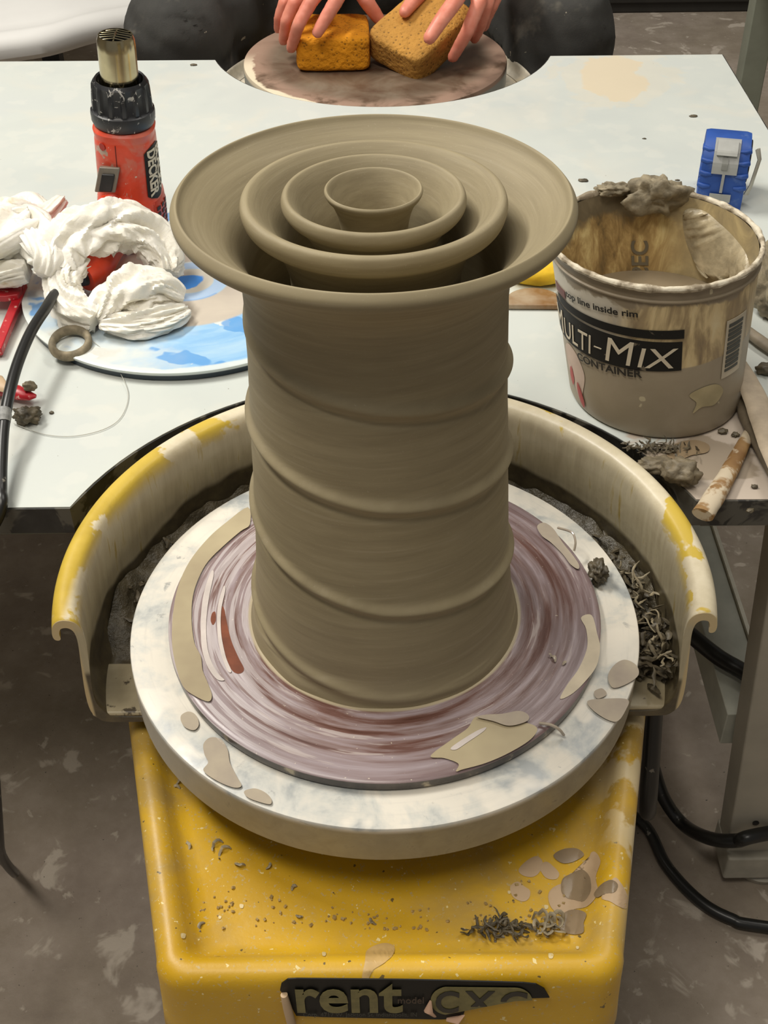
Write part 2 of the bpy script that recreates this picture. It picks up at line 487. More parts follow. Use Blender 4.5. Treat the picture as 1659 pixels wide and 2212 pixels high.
# ------------------------------------------------------------------ potter's wheel
YEL = NB('yellow_wheel_plastic', 0.42)
b = YEL
n = b.noise(7, 4); c = b.ramp(n, [(0.3, 'c29718'), (0.6, 'd6ab2a'), (0.8, 'c99e22')])
ox = b.xyz()
dust = b.mask(b.noise(11, 5, 0.6, off=(0.7, 0.2, 0), dist=0.3), 0.40, 0.64)
dust = b.math('MULTIPLY', dust, b.mask(ox[1], -0.232, -0.205))
c = b.mix(b.math('MULTIPLY', dust, 0.8), c, 'a98e55')
c = b.mix(b.math('MULTIPLY', b.mask(b.noise(420, 3, 0.6, off=(1, 0.2, 0)), 0.60, 0.68), 0.8), c, 'bda878')
c = b.mix(b.mask(b.noise(190, 2, 0.5, off=(3, 3, 0)), 0.71, 0.725), c, 'e2cf93')
c = b.mix(b.mask(b.noise(150, 2, 0.5, off=(6, 1, 0)), 0.73, 0.74), c, '6e5c33')
# right side is streaked with dried slip
rs = b.math('MULTIPLY', b.mask(ox[0], 0.135, 0.165), b.mask(b.noise(30, 4, 0.6, off=(2, 8, 0)), 0.46, 0.53))
c = b.mix(rs, c, 'd5c298')
b.color(c); b.bump(b.noise(300, 3, 0.6), 0.12, 0.001); b.bump(b.noise(30, 3, 0.6), 0.1, 0.002)
YELM = b.m
W = thing('potters_wheel', 'yellow pottery wheel in the foreground with slip-covered metal wheel head', 'pottery wheel', (0, 0, -0.52))
# body: nested loops of a tapered tray
def rrect(hw_front, hw_back, yf, yb, rad, n=8, z=0.0, bow=0.0):
    cs = [(-hw_front + rad, yf + rad, PI, 1.5 * PI), (hw_front - rad, yf + rad, 1.5 * PI, 2 * PI), (hw_back - rad, yb - rad, 0, 0.5 * PI), (-hw_back + rad, yb - rad, 0.5 * PI, PI)]
    out = []
    for cx, cy, a0, a1 in cs:
        for i in range(n + 1):
            a = a0 + (a1 - a0) * i / n
            out.append((cx + rad * math.cos(a) + 0.001, cy + rad * math.sin(a), z))
    # densify straight edges
    res = []
    m = len(out)
    for i in range(m):
        a = Vector(out[i]); bb = Vector(out[(i + 1) % m]); k = 12 if i % (n + 1) == n else 1
        for j in range(k): res.append(a.lerp(bb, j / k))
    return res
loops = []
def lp(inset, z, rad):
    loops.append(rrect(0.1455 - inset, 0.2015 - inset * 1.0, -0.2415 + inset, 0.035 - inset, max(rad, 0.004), 8, z))
zt = -0.064
lp(0.012, -0.150, 0.02); lp(0.003, -0.148, 0.024); lp(-0.001, -0.140, 0.026)
lp(0.0005, -0.12, 0.024); lp(0.002, -0.09, 0.022); lp(0.0025, zt - 0.012, 0.021); lp(0.0045, zt - 0.005, 0.019); lp(0.009, zt - 0.0008, 0.016); lp(0.014, zt, 0.013); lp(0.018, zt - 0.0015, 0.011)
lp(0.022, zt - 0.006, 0.009); lp(0.026, zt - 0.012, 0.008); lp(0.030, zt - 0.0155, 0.007); lp(0.036, zt - 0.017, 0.006)
lp(0.06, zt - 0.017, 0.005); lp(0.10, zt - 0.017, 0.004); lp(0.125, zt - 0.017, 0.004)
bd = MB(); bd.grid(loops, True, True, True)
body = bd.build('wheel_body', YELM, W)
# nameplate on the front, torn at the lower right
def onfront(px, py, lift):
    p = U(px, py, y=-0.2412); return Vector((p.x, p.y - lift, p.z))
PLATE = NB('black_nameplate', 0.55, spec=.3); PLATE.color(PLATE.mix(PLATE.mask(PLATE.noise(90, 4), 0.55, 0.75), '100f0b', '1e1c14'))
def front_y(z): return -0.2412
def plate_pt(u, v, lift):   # u metres along x, v metres below the top edge
    z = PZ - v; return Vector((u, front_y(z) - lift, z))
PZ = U(830, 2118, y=-0.2412).z
pl = [(605, 2138), (608, 2124), (622, 2114), (640, 2113), (860, 2115), (1000, 2118), (1130, 2122), (1158, 2125), (1176, 2135), (1187, 2154), (1130, 2156), (1072, 2160), (1040, 2166), (1019, 2171), (1004, 2182), (998, 2199), (950, 2201), (700, 2196), (640, 2193), (622, 2160)]
pts = [U(x, y, y=-0.2412) for x, y in pl]; pts = [Vector((p.x, front_y(p.z) + 0.0004, p.z)) for p in pts]
pts2 = [p + Vector((0, -0.0008, 0)) for p in pts]; k = len(pts)
m = MB(); m.add(pts + pts2, [list(range(k)), [i + k for i in range(k)][::-1]] + [[i, (i + 1) % k, (i + 1) % k + k, i + k] for i in range(k)])
npl = m.build('nameplate', PLATE.m, W, smooth=False)
GREYT = simple('worn_olive_lettering', '7c7446', 0.5, var=0.15, scale=200)
def plate_text(txt, x0, x1, ybase, size_px, mat, name, bold=0.0, clip=None, sx=None):
    A = U(x0, ybase, y=-0.2412); B = U(x1, ybase, y=-0.2412)
    me = text_mesh(txt, 1.0, bold); wd = text_width(me)
    top = U(x0, ybase - size_px, y=-0.2412); hh = (top.z - A.z)
    hmax = max(v.co.y for v in me.vertices)
    for v in me.vertices:
        x, y = v.co.x / wd, v.co.y / hmax
        z = A.z + (B.z - A.z) * x + hh * y
        v.co = Vector((A.x + (B.x - A.x) * x, front_y(z) - 0.0016, z))
    if clip:
        bm = bmesh.new(); bm.from_mesh(me)
        co, no = clip
        bmesh.ops.bisect_plane(bm, geom=bm.verts[:] + bm.edges[:] + bm.faces[:], plane_co=co, plane_no=no, clear_outer=True)
        bm.to_mesh(me); bm.free()
    o = link(name, me, mat, npl, False)
    s = o.modifiers.new('s', 'SOLIDIFY'); s.thickness = 0.0003; s.offset = 0
    return o
plate_text('rent', 636, 870, 2180, 60, GREYT, 'nameplate_lettering', 0.022)
plate_text('model', 858, 915, 2162, 13, simple('faded_red_print', '4a3a2c', 0.5), 'nameplate_lettering', 0.0)
plate_text('Corp. 4717 W. Jackson St. Indianapolis, IN', 655, 900, 2190, 8, simple('faint_print', '393a34', 0.5), 'nameplate_lettering', 0.0)
# pill behind CXC
pp = []
for i in range(40):
    a = 2 * PI * i / 40
    cx, cy = (968, 2158) if PI / 2 < a < 1.5 * PI else (1112, 2160)
    x = cx + 38 * math.cos(a); y = cy - 30 * math.sin(a)
    if x > 1004: y = min(y, 2180 - min(18, (x - 1004) * 0.5) - max(0, x - 1040) * .05)
    p = U(x, y, y=-0.2412); pp.append(Vector((p.x, front_y(p.z) - 0.0013, p.z)))
m = MB(); m.add(pp, [list(range(40))]); o_ = m.build('nameplate_panel', GREYT, npl, smooth=False)
s = o_.modifiers.new('s', 'SOLIDIFY'); s.thickness = 0.0003
BLT = simple('black_lettering', '16160f', 0.4)
dn = Vector((0, 0, -1))
plate_text('C', 938, 990, 2181, 45, BLT, 'nameplate_lettering', 0.022)
plate_text('X', 1004, 1066, 2182, 46, BLT, 'nameplate_lettering', 0.022, clip=(U(1030, 2169, y=-0.2412), dn))
plate_text('C', 1075, 1134, 2184, 47, BLT, 'nameplate_lettering', 0.022, clip=(U(1100, 2158, y=-0.2412), dn))
# peeled end of the nameplate and torn paper
m = MB(); m.tube([onfront(614, 2142, .002), onfront(622, 2165, .004), onfront(634, 2212, .004)], [0.0022, 0.0028, 0.003], 10)
m.build('peeled_label', SLIPP, npl)
m = MB(); m.tube([onfront(930, 2158, .001), onfront(925, 2172, .004), onfront(938, 2185, .003)], [0.0006, 0.003, 0.0015], 8, True, 0.5); m.tube([onfront(965, 2198, .001), onfront(990, 2193, .003), onfront(1003, 2186, .002)], [0.0015, 0.003, 0.0005], 8, True, 0.5)
m.build('torn_label_scrap', simple('pink_paper', 'c9a48a', 0.7), W)
# slip puddles dried on the body
from mathutils.bvhtree import BVHTree
body_bvh = BVHTree.FromPolygons([v.co + Vector((0, 0, -.52)) for v in body.data.vertices], [list(p.vertices) for p in body.data.polygons])
def drape(outline, mat, lift=.0004, name='slip_splash', par=W):
    """thin splash of slip following the moulded surface of the wheel body"""
    pp = spline([(x, y, 0) for x, y in outline], 5, True); bm = bmesh.new()
    f = bm.faces.new([bm.verts.new(p) for p in pp]); bmesh.ops.triangulate(bm, faces=[f])
    for _ in range(3): bmesh.ops.subdivide_edges(bm, edges=[e for e in bm.edges if e.calc_length() > 9], cuts=1, use_grid_fill=True); bmesh.ops.triangulate(bm, faces=bm.faces)
    for v in bm.verts:
        d = (RT * ((v.co.x - 829.5) / F) + UP * (-(v.co.y - 1106) / F) + FW).normalized()
        h_, nn_, i_, ds_ = body_bvh.ray_cast(CAM, d)
        if h_ is None: h_, nn_ = U(v.co.x, v.co.y, z=zt), Vector((0, 0, 1))
        if nn_.dot(d) > 0: nn_ = -nn_
        v.co = h_ + nn_ * (lift + (0 if v.is_boundary else .0002))
    bmesh.ops.recalc_face_normals(bm, faces=bm.faces); me = bpy.data.meshes.new(name); bm.to_mesh(me); bm.free(); return link(name, me, mat, par)
def drip(outline, z, mat, lift=.0004): return drape(outline, mat, lift)
zf = zt - 0.0168
drip([(1120, 1880), (1135, 1862), (1158, 1850), (1172, 1862), (1165, 1885), (1150, 1895), (1130, 1892)], zf, SLIPP)
drip([(1165, 1872), (1180, 1862), (1195, 1872), (1208, 1888), (1200, 1900), (1178, 1896)], zf, SLIPP)
drip([(1102, 1916), (1118, 1905), (1132, 1915), (1145, 1925), (1142, 1942), (1128, 1948), (1108, 1938)], zf, SLIPP)
DSL = simple('grey_slip', '8f7c62', 0.3, var=0.1)
drip([(1185, 1930), (1205, 1912), (1240, 1905), (1268, 1880), (1276, 1845), (1288, 1842), (1298, 1862), (1288, 1895), (1292, 1930), (1270, 1958), (1240, 1965), (1215, 1978), (1190, 1960)], zf, SLIPP)
drip([(1212, 1925), (1215, 1900), (1235, 1888), (1258, 1880), (1275, 1895), (1278, 1925), (1262, 1948), (1240, 1945), (1222, 1940)], zf, DSL, .0008)
drip([(1206, 1992), (1220, 1972), (1245, 1966), (1268, 1975), (1262, 1995), (1262, 2015), (1240, 2020), (1212, 2012)], zf, DSL, .0008)
drip([(1195, 1850), (1215, 1836), (1245, 1834), (1262, 1848), (1240, 1862), (1215, 1866)], zf, DSL, .0008)
drip([(1300, 1940), (1312, 1915), (1328, 1896), (1342, 1910), (1354, 1935), (1352, 1962), (1335, 1958), (1318, 1948)], zt, SLIPP)
drip([(1285, 1932), (1300, 1912), (1320, 1902), (1334, 1912), (1328, 1928), (1308, 1932), (1292, 1940)], zt, DSL, .0008)
drip([(782, 2112), (788, 2080), (792, 2055), (812, 2042), (835, 2038), (852, 2046), (848, 2065), (828, 2082), (806, 2096), (795, 2115)], zt, simple('translucent_slip', 'c2a167', 0.45))
for x_, y_, r_ in ((700, 2062, 4), (1190, 2066, 5), (1248, 2048, 3), (395, 2022, 5), (475, 1982, 3), (1100, 1928, 3), (1180, 1960, 4), (522, 1958, 4)):
    drip([(x_ - r_, y_ - r_), (x_ + r_, y_ - r_ * .8), (x_ + r_ * .7, y_ + r_), (x_ - r_ * .8, y_ + r_ * .9)], zt, bpy.data.materials['pale_slip_dot'] if 'pale_slip_dot' in bpy.data.materials else simple('pale_slip_dot', 'dcc998', .5))
# wheel head
b = NB('slip_smeared_aluminium', 0.38, 0.0, spec=0.6)
v, r, o = b.polar(1.0, 40)
n1 = b.noise(26, 5, 0.6, dist=0.3); n2 = b.noise(60, 5, 0.65, off=(3, 3, 0), dist=0.5); br = b.noise(1.0, 3, 0.6, v=b.mapping(v, scale=(3, 3, 9)))
c = b.ramp(n1, [(0.38, '9fa3a3'), (0.47, 'c3c3bc'), (0.58, 'd9d3c6')])
c = b.mix(b.math('MULTIPLY', b.mask(n2, 0.62, 0.70), 0.75), c, '8d8e8c')
c = b.mix(b.math('MULTIPLY', b.mask(b.noise(18, 3, 0.5, off=(6, 6, 0)), 0.50, 0.56), 0.75), c, 'e3dcce')
c = b.mix(b.math('MULTIPLY', b.mask(br, 0.5, 0.8), 0.2), c, '9a9a97')
side = b.mask(o[2], 0.518, 0.514)
sc_ = b.ramp(n2, [(0.3, '958b75'), (0.6, 'a39981'), (0.70, '7c7667')])
sc_ = b.mix(b.math('MULTIPLY', b.mask(b.xyz()[0], -0.08, -0.17), 0.7), sc_, 'c8c3b7')
c = b.mix(side, c, sc_)
b.color(c); b.rough(b.ramp(n1, [(0.3, 0.3), (0.6, 0.55)])); b.bump(n2, 0.15, 0.001)
WH = b.m
m = MB(); m.lathe([(0.0, -0.0005), (0.1, -0.0005), (0.1525, -0.0003), (0.156, 0.0), (0.1765, 0.0), (0.1780, -0.0005), (0.1785, -0.0014), (0.1785, -0.003), (0.1785, -0.016), (0.1785, -0.0295), (0.1785, -0.0315), (0.177, -0.033), (0.165, -0.033), (0.165, -0.02), (0.03, -0.02), (0.03, -0.048), (0.0, -0.048)], n=160)
m.build('wheel_head', WH, W)
m = MB(); m.lathe([(0.0, -0.080), (0.034, -0.080), (0.03, -0.0485), (0.0, -0.0485)], n=48); m.build('drive_hub', simple('dark_steel', '3c3a36', 0.4, 0.6), W)
for sx, sy, lx, ly in ((-1, -1, .105, -.19), (1, -1, .105, -.19), (-1, 1, .11, .0), (1, 1, .11, .0)):
    m = MB(); m.tube([(sx * lx, ly, -0.1495), (sx * (lx + .01), ly * 1.05 + .01, -0.5195)], 0.014, 16); m.build('leg', simple('leg_steel', '8a8c8a', 0.3, 0.8), W)
m = MB(); m.box((-0.09, -0.1, -0.33), (0.09, 0.02, -0.1505)); m.build('motor_housing', BLACK, W, smooth=False, bevel=0.01)
# puddles of slip on the wheel head
SLIPM = NB('slip_pool', 0.12, spec=0.7); SLIPM.color(SLIPM.ramp(SLIPM.noise(40, 3), [(0.3, 'a3978a'), (0.7, 'b9ad98')])); SLIPM = SLIPM.m
for ol in ([(392, 1548), (408, 1540), (424, 1548), (430, 1568), (420, 1580), (402, 1575), (392, 1562)],
           [(440, 1610), (455, 1596), (478, 1600), (492, 1622), (497, 1650), (512, 1680), (522, 1700), (505, 1704), (470, 1690), (440, 1668), (450, 1650), (442, 1632)],
           [(528, 1712), (550, 1706), (572, 1714), (586, 1728), (584, 1740), (560, 1735), (535, 1725)],
           [(1313, 1462), (1328, 1438), (1350, 1428), (1374, 1440), (1378, 1462), (1350, 1482), (1322, 1488)],
           [(1268, 1518), (1310, 1512), (1355, 1514), (1352, 1535), (1330, 1562), (1290, 1545)],
           [(1283, 1497), (1300, 1490), (1310, 1503), (1290, 1512)]):
    puddle('slip_pool', ol, 0.0002, SLIPM, h=0.0014, parent=W)
for ol in ([(800, 1755), (830, 1740), (880, 1750), (890, 1785), (850, 1798), (800, 1780)],):
    0 and puddle('dried_slip_patch', ol, 0.0002, SLIPP, h=0.0002, parent=W)
for (x0, y0, a) in ((250, 1790, 0),):
    pass
# curls lying on the body
for k, (px, py, s) in enumerate(((375, 1690, .006), (383, 1710, .005), (400, 1835, .005), (480, 1830, .007), (497, 1845, .008), (515, 1860, .006), (573, 1872, .004), (447, 2003, .006), (640, 1920, .003), (808, 1985, .004), (645, 1975, .003))):
    m = MB(); p = U(px, py, z=zf + 0.0002); curl(m, p, s, 0.0011, k, 0.35, 0.4)
    tag(m.build('clay_curl', SHAVEL), ['thin curl of clay at the upper left of the yellow tray', 'short clay curl just below another at the tray upper left', 'pale clay curl near the left ridge of the yellow tray', 'forked clay curl left of centre on the yellow tray', 'longest clay curl on the left of the yellow tray', 'clay curl at the right end of the left cluster', 'small round clay crumb right of the curls on the tray', 'flat clay curl near the front left corner of the yellow tray', 'small clay crumb in the middle left of the yellow tray', 'small pale clay crumb at the front centre of the yellow tray', 'tiny clay crumb near the tray front left of centre'][k], 'clay scrap', 'clay curls dropped on the yellow tray')
rr = random.Random(3)
m = MB()
for k in range(150):
    px = rr.uniform(395, 1270); py = 2010 - abs(rr.gauss(0, 70)); p = U(px, py, z=zf + 0.0001)
    if Vector((p.x, p.y)).length < 0.184: continue
    s = rr.uniform(0.0004, 0.0012)
    a = rr.uniform(0, 3); M2 = Matrix.Translation(p) @ Euler((rr.random(), rr.random(), a)).to_matrix().to_4x4()
    m.box((-s, -s * .7, -0.0002), (s, s * .7, s), M2)
tag(m.build('clay_crumbs', simple('dusty_crumbs', 'ad9461', .7), smooth=False), 'fine clay crumbs sprinkled over the yellow tray', 'clay crumbs', kind='stuff')
m = MB()
for k in range(70):
    px = rr.gauss(1090, 38); py = rr.gauss(2004, 9) ; p = U(max(1005, min(1190, px)), max(1975, min(2022, py)), z=zf + rr.uniform(0.001, 0.006))
    shred(m, p, rr.uniform(.004, .012), rr.uniform(.0006, .0013), k + 50)
tag(m.build('trimmings_pile', SHAVE), 'small heap of dark clay trimmings at the front right of the yellow tray', 'clay trimmings', kind='stuff')
m = MB()
for k in range(12):
    px = 1165 + (k % 4) * 13 + rr.uniform(-5, 5); py = 1992 + (k // 4) * 10; p = U(px, py, z=zf + 0.002)
    curl(m, p, rr.uniform(.003, .006), .0014, k + 150, .6, 1.0)
tag(m.build('trimmings_pile', SHAVEL), 'pale clay curls at the right end of the dark trimmings heap', 'clay trimmings', kind='stuff')

# ------------------------------------------------------------------ splash pan
b = NB('splash_pan_plastic', 0.5)
o = b.xyz()
n = b.noise(16, 5, 0.6, dist=0.4); nf = b.noise(90, 4, 0.6)
zoff = 0.0
yel = b.ramp(n, [(0.3, 'b3962a'), (0.6, 'cdb042')])
cream = b.ramp(nf, [(0.3, 'd2c6a8'), (0.7, 'e0d5ba')])
side = b.mask(o[0], -0.19, -0.11)          # left part has lost most of its slip
left = b.math('ADD', b.math('MULTIPLY', side, 0.16), 0.43)
f = b.math('SUBTRACT', n, left)
c = b.mix(b.mask(f, 0.0, 0.03), cream, yel)
end = b.math('MULTIPLY', b.mask(o[0], -0.205, -0.212), b.mask(o[1], 0.065, 0.045))
c = b.mix(b.math('MULTIPLY', end, b.mask(nf, 0.75, 0.6)), c, yel)
cutf = b.mask(o[1], -0.0512, -0.0516)
c = b.mix(cutf, c, 'cdb98f')
# inner wall: thin grey slip, then wet dark clay
o2 = b.xyz(); rr2 = b.math('SQRT', b.math('ADD', b.math('MULTIPLY', o2[0], o2[0]), b.math('MULTIPLY', o2[1], o2[1])))
inside = b.mask(rr2, 0.2105, 0.2085)
vert = b.noise(1.0, 4, 0.6, v=b.mapping(b.obj, scale=(130, 130, 14)))
grey = b.ramp(vert, [(0.3, 'a89c80'), (0.6, 'bab094'), (0.72, 'a08a48')])
c = b.mix(b.math('MULTIPLY', inside, b.mask(b.math('ADD', o[2], b.math('MULTIPLY', n, 0.02)), 0.062, 0.045)), c, grey)
wob = b.noise(9, 3, 0.5, off=(4, 4, 0))
lvl = b.math('ADD', o[2], b.math('MULTIPLY', b.math('SUBTRACT', wob, 0.5), 0.05))
dk = b.ramp(nf, [(0.3, '453d30'), (0.7, '61573f')])
c = b.mix(b.math('MULTIPLY', inside, b.mask(lvl, -0.004, -0.010)), c, dk)
b.color(c)
b.rough(b.math('SUBTRACT', 0.5, b.math('MULTIPLY', inside, 0.15)))
b.bump(nf, 0.2, 0.0015); b.bump(n, 0.12, 0.003)
PANM = b.m
YC = -0.052
prof = [(0.130, -0.050), (0.17, -0.050), (0.200, -0.050), (0.2075, -0.0465), (0.2118, -0.038), (0.2125, -0.02), (0.2105, 0.01), (0.2090, 0.030), (0.2095, 0.0395), (0.2115, 0.0435), (0.2145, 0.0448), (0.2180, 0.0435), (0.2195, 0.0385), (0.2193, 0.0345), (0.2212, 0.0330), (0.2236, 0.0345),
        (0.2240, 0.040), (0.2222, 0.0465), (0.2185, 0.0505), (0.2140, 0.0515), (0.2090, 0.0500), (0.2058, 0.0460), (0.2045, 0.040), (0.2040, 0.028), (0.2052, 0.010), (0.2072, -0.015), (0.2065, -0.030), (0.2020, -0.0395), (0.1960, -0.0445), (0.17, -0.0455), (0.130, -0.0455)]
prof = smooth_prof(prof, 3)
def pan_lathe(prof, n, yc):
    rows = []
    for r, z in prof:
        t0 = math.asin(max(-1, yc / r)); row = []
        for j in range(n + 1):
            a = t0 + (PI - 2 * t0) * j / n
            row.append(Vector((r * math.cos(a), r * math.sin(a), z)))
        rows.append(row)
    m = MB(); m.grid(rows + [rows[0]], False)
    k = len(prof)
    for j in (0, n):
        m.add([rows[i][j] for i in range(k)], [list(range(k))])
    return m
SP = thing('splash_pan', 'half-round yellow splash pan crusted with cream slip around the wheel head', 'splash pan', (0, 0, 0))
pm = pan_lathe(prof, 140, YC).mesh()
bm = bmesh.new(); bm.from_mesh(pm); bmesh.ops.remove_doubles(bm, verts=bm.verts, dist=1e-5); bmesh.ops.recalc_face_normals(bm, faces=bm.faces)
bmesh.ops.triangulate(bm, faces=[f for f in bm.faces if len(f.verts) > 4]); bm.to_mesh(pm); bm.free()
pano = link('pan_shell', pm, PANM, SP)
for p in pm.polygons:
    if abs(p.normal.y) > 0.98 and abs(p.center.y - YC) < 1e-4: p.use_smooth = False
# moulded joint block on the floor at the left end
FLR = NB('slip_coated_floor', 0.45); FLR.color(FLR.mix(FLR.mask(FLR.noise(70, 4, 0.6), 0.62, 0.68), FLR.ramp(FLR.noise(30, 4), [(0.3, '94886d'), (0.7, 'b5a98c')]), '4f4536'))
m = MB(); m.box((-0.2055, YC + 0.0005, -0.0456), (-0.165, -0.004, -0.041)); m.build('joint_block', FLR.m, SP, smooth=False, bevel=0.002)
m = MB(); m.box((0.165, YC + 0.0005, -0.0456), (0.203, -0.02, -0.041)); m.build('joint_block', FLR.m, SP, smooth=False, bevel=0.002)
# sludge and trimmings in the pan
SLU = NB('glossy_clay_sludge', 0.42, spec=0.6); SLU.color(SLU.ramp(SLU.noise(60, 5), [(0.3, '3a3427'), (0.7, '5e5541')])); SLU.bump(SLU.noise(80, 5, 0.7), 0.8, 0.004); SLU = SLU.m
rows = []
for i in range(13):
    row = []
    for j in range(241):
        s_ = i / 12; r = 0.150 + 0.057 * s_
        t0 = math.radians(2) if True else 0; t1 = math.radians(180)
        a = t0 + (t1 - t0) * j / 240
        h = 0.004 + 0.020 * s_ ** 3 + 0.010 * max(0, noise.noise(Vector((math.cos(a) * 6, math.sin(a) * 6, s_ * 3)))) + 0.006 * noise.noise(Vector((math.cos(a) * 14, math.sin(a) * 14, s_ * 5))) * s_
        if i == 0: h = -0.0005
        e = min(1, min(j, 240 - j) / 14)
        r = min(r, 0.2060 + 0.0 * s_)
        row.append(Vector((r * math.cos(a), r * math.sin(a), -0.0455 + max(-0.0002, h * e))))
    rows.append(row)
m = MB(); m.grid(rows, False); tag(m.build('clay_sludge', SLU), 'dark wet clay sludge lying in the channel of the splash pan', 'clay sludge', kind='stuff')
m = MB(); q = random.Random(11)
for k in range(330):
    a = math.radians(q.choice([q.uniform(-11, 45), q.uniform(-11, 20), q.uniform(20, 75)])); r = q.uniform(0.184, 0.202)
    z = -0.040 + q.uniform(0, 0.022) * (1 if a < 0.6 else 0.7)
    y_ = r * math.sin(a)
    if y_ < YC + 0.008: continue
    shred(m, (r * math.cos(a), y_, z), q.uniform(.006, .018), q.uniform(.0010, .0028), k)
tag(m.build('clay_trimmings', SHAVE), 'tangle of dark clay trimmings in the right side of the splash pan', 'clay trimmings', kind='stuff')
m = MB()
for k in range(26):
    a = math.radians(q.uniform(-9, 22)); r = q.uniform(0.187, 0.2)
    shred(m, (r * math.cos(a), r * math.sin(a), -0.022 + q.uniform(0, .006)), q.uniform(.010, .022), q.uniform(.0007, .0012), k + 300)
tag(m.build('clay_trimmings', SHAVEL), 'pale shiny curls on top of the trimmings at the right end of the pan', 'clay trimmings', kind='stuff')
m = MB()
for k in range(46):
    a = math.radians(q.uniform(95, 172)); r = q.uniform(0.183, 0.200)
    shred(m, (r * math.cos(a), r * math.sin(a), -0.034 + q.uniform(0, .012)), q.uniform(.004, .014), q.uniform(.0012, .0034), k + 400)
tag(m.build('clay_trimmings', SHAVE), 'scattered wet clay trimmings in the shaded left side of the pan', 'clay trimmings', kind='stuff')

# ------------------------------------------------------------------ throwing bat
b = NB('slip_streaked_bat', 0.3, spec=0.6)
v, r, o = b.polar(1.1, 130)
st = b.noise(1.0, 5, 0.62, v=v, dist=0.25)
st2 = b.noise(1.0, 4, 0.6, v=b.mapping(v, scale=(1.6, 1.6, 1.6), loc=(5, 2, 1)))
c = b.ramp(st, [(0.30, '4e2f25'), (0.42, '6a4a42'), (0.50, '85706d'), (0.60, '968689'), (0.75, 'b5a9ac')])
# outer ring paler lavender
c = b.mix(b.math('MULTIPLY', b.mask(r, 0.122, 0.145), 0.5), c, '978a8e')
c = b.mix(b.math('MULTIPLY', b.mask(st2, 0.61, 0.67), 0.7), c, 'b5a8a4')
c = b.mix(b.math('MULTIPLY', b.mask(b.noise(420, 2, 0.5), 0.72, 0.75), 0.7), c, 'd9cdb8')
# pale smears on the left
lf = b.math('MULTIPLY', b.mask(o[0], -0.03, -0.11), b.mask(b.noise(1.0, 3, 0.55, v=b.mapping(v, scale=(1.2, 1.2, 2.2), loc=(1, 7, 3))), 0.46, 0.53))
c = b.mix(b.math('MULTIPLY', lf, 0.6), c, 'cbc3c4')
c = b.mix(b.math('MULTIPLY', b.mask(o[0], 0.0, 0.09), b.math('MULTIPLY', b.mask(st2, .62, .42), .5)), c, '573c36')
foot = b.mask(r, 0.0965, 0.0945)
c = b.mix(foot, c, 'b2a58a')
sidez = b.mask(o[2], 0.0078, 0.0070)
c = b.mix(sidez, c, b.ramp(b.noise(60, 3), [(0.4, '3e3936'), (0.6, '57504a'), (0.68, 'b4a78d')]))
b.color(c); b.rough(b.ramp(st, [(0.3, 0.2), (0.7, 0.42)])); b.bump(st, 0.25, 0.0012)
m = MB(); m.lathe([(0.0, 0.0006), (0.1495, 0.0006), (0.1508, 0.0015), (0.1512, 0.004), (0.151, 0.0078), (0.1498, 0.0088), (0.147, 0.0090), (0.0, 0.0090)], n=160)
BAT = thing('throwing_bat', 'round purple-brown bat streaked with slip under the tall vessel', 'bat', (0, 0, 0))
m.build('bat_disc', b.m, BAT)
BZ = 0.0091
POOL = NB('slip_pool_tan', 0.16, spec=0.7); POOL.color(POOL.ramp(POOL.noise(22, 3), [(0.3, 'a3957b'), (0.7, 'b8ab8c')])); POOL = POOL.m
puddle('slip_pool', [(536, 1098), (490, 1130), (450, 1165), (410, 1215), (385, 1270), (374, 1330), (372, 1390), (380, 1440), (396, 1485), (420, 1505), (450, 1518), (458, 1505), (450, 1480), (438, 1450), (434, 1420), (420, 1390), (414, 1340), (417, 1290), (430, 1250), (450, 1215), (485, 1180), (520, 1150), (540, 1135)], BZ, POOL, h=0.0012, parent=BAT, n=4)
puddle('slip_pool', [(930, 1635), (975, 1600), (1010, 1575), (1030, 1550), (1080, 1558), (1130, 1562), (1160, 1575), (1145, 1600), (1100, 1628), (1050, 1650), (1000, 1664), (985, 1668), (990, 1652), (960, 1640)], BZ, POOL, h=0.001, parent=BAT)
puddle('slip_ridge', [(1030, 1553), (1050, 1548), (1085, 1546), (1120, 1540), (1140, 1548), (1138, 1562), (1100, 1572), (1065, 1562)], BZ + 0.0008, SLIPM, h=0.002, parent=BAT)
puddle('slip_pool', [(1160, 1140), (1175, 1132), (1195, 1145), (1215, 1175), (1235, 1200), (1250, 1222), (1248, 1232), (1232, 1222), (1215, 1200), (1190, 1175), (1170, 1160)], BZ, SLIPM, h=0.0014, parent=BAT)
REDB = simple('bare_brown_board', '7a4026', 0.35, var=0.2, scale=80)
puddle('bare_patch', [(476, 1310), (484, 1315), (490, 1345), (500, 1385), (515, 1420), (527, 1445), (518, 1455), (503, 1450), (488, 1425), (476, 1385), (472, 1340)], BZ, REDB, h=0.0001, parent=BAT)
puddle('bare_patch', [(458, 1325), (465, 1322), (466, 1340), (460, 1350), (455, 1340)], BZ, REDB, h=0.0001, parent=BAT)
WSM = simple('white_slip_smear', 'cdc3bd', 0.3)
puddle('slip_smear', [(455, 1238), (462, 1240), (452, 1290), (446, 1340), (447, 1390), (455, 1425), (470, 1455), (485, 1470), (468, 1468), (448, 1440), (436, 1400), (434, 1345), (440, 1285)], BZ, WSM, h=0.0006, parent=BAT, inset=0.001)
puddle('slip_smear', [(482, 1270), (487, 1275), (478, 1320), (478, 1370), (488, 1420), (500, 1450), (492, 1450), (478, 1415), (470, 1370), (470, 1315)], BZ, WSM, h=0.0006, parent=BAT, inset=0.001)
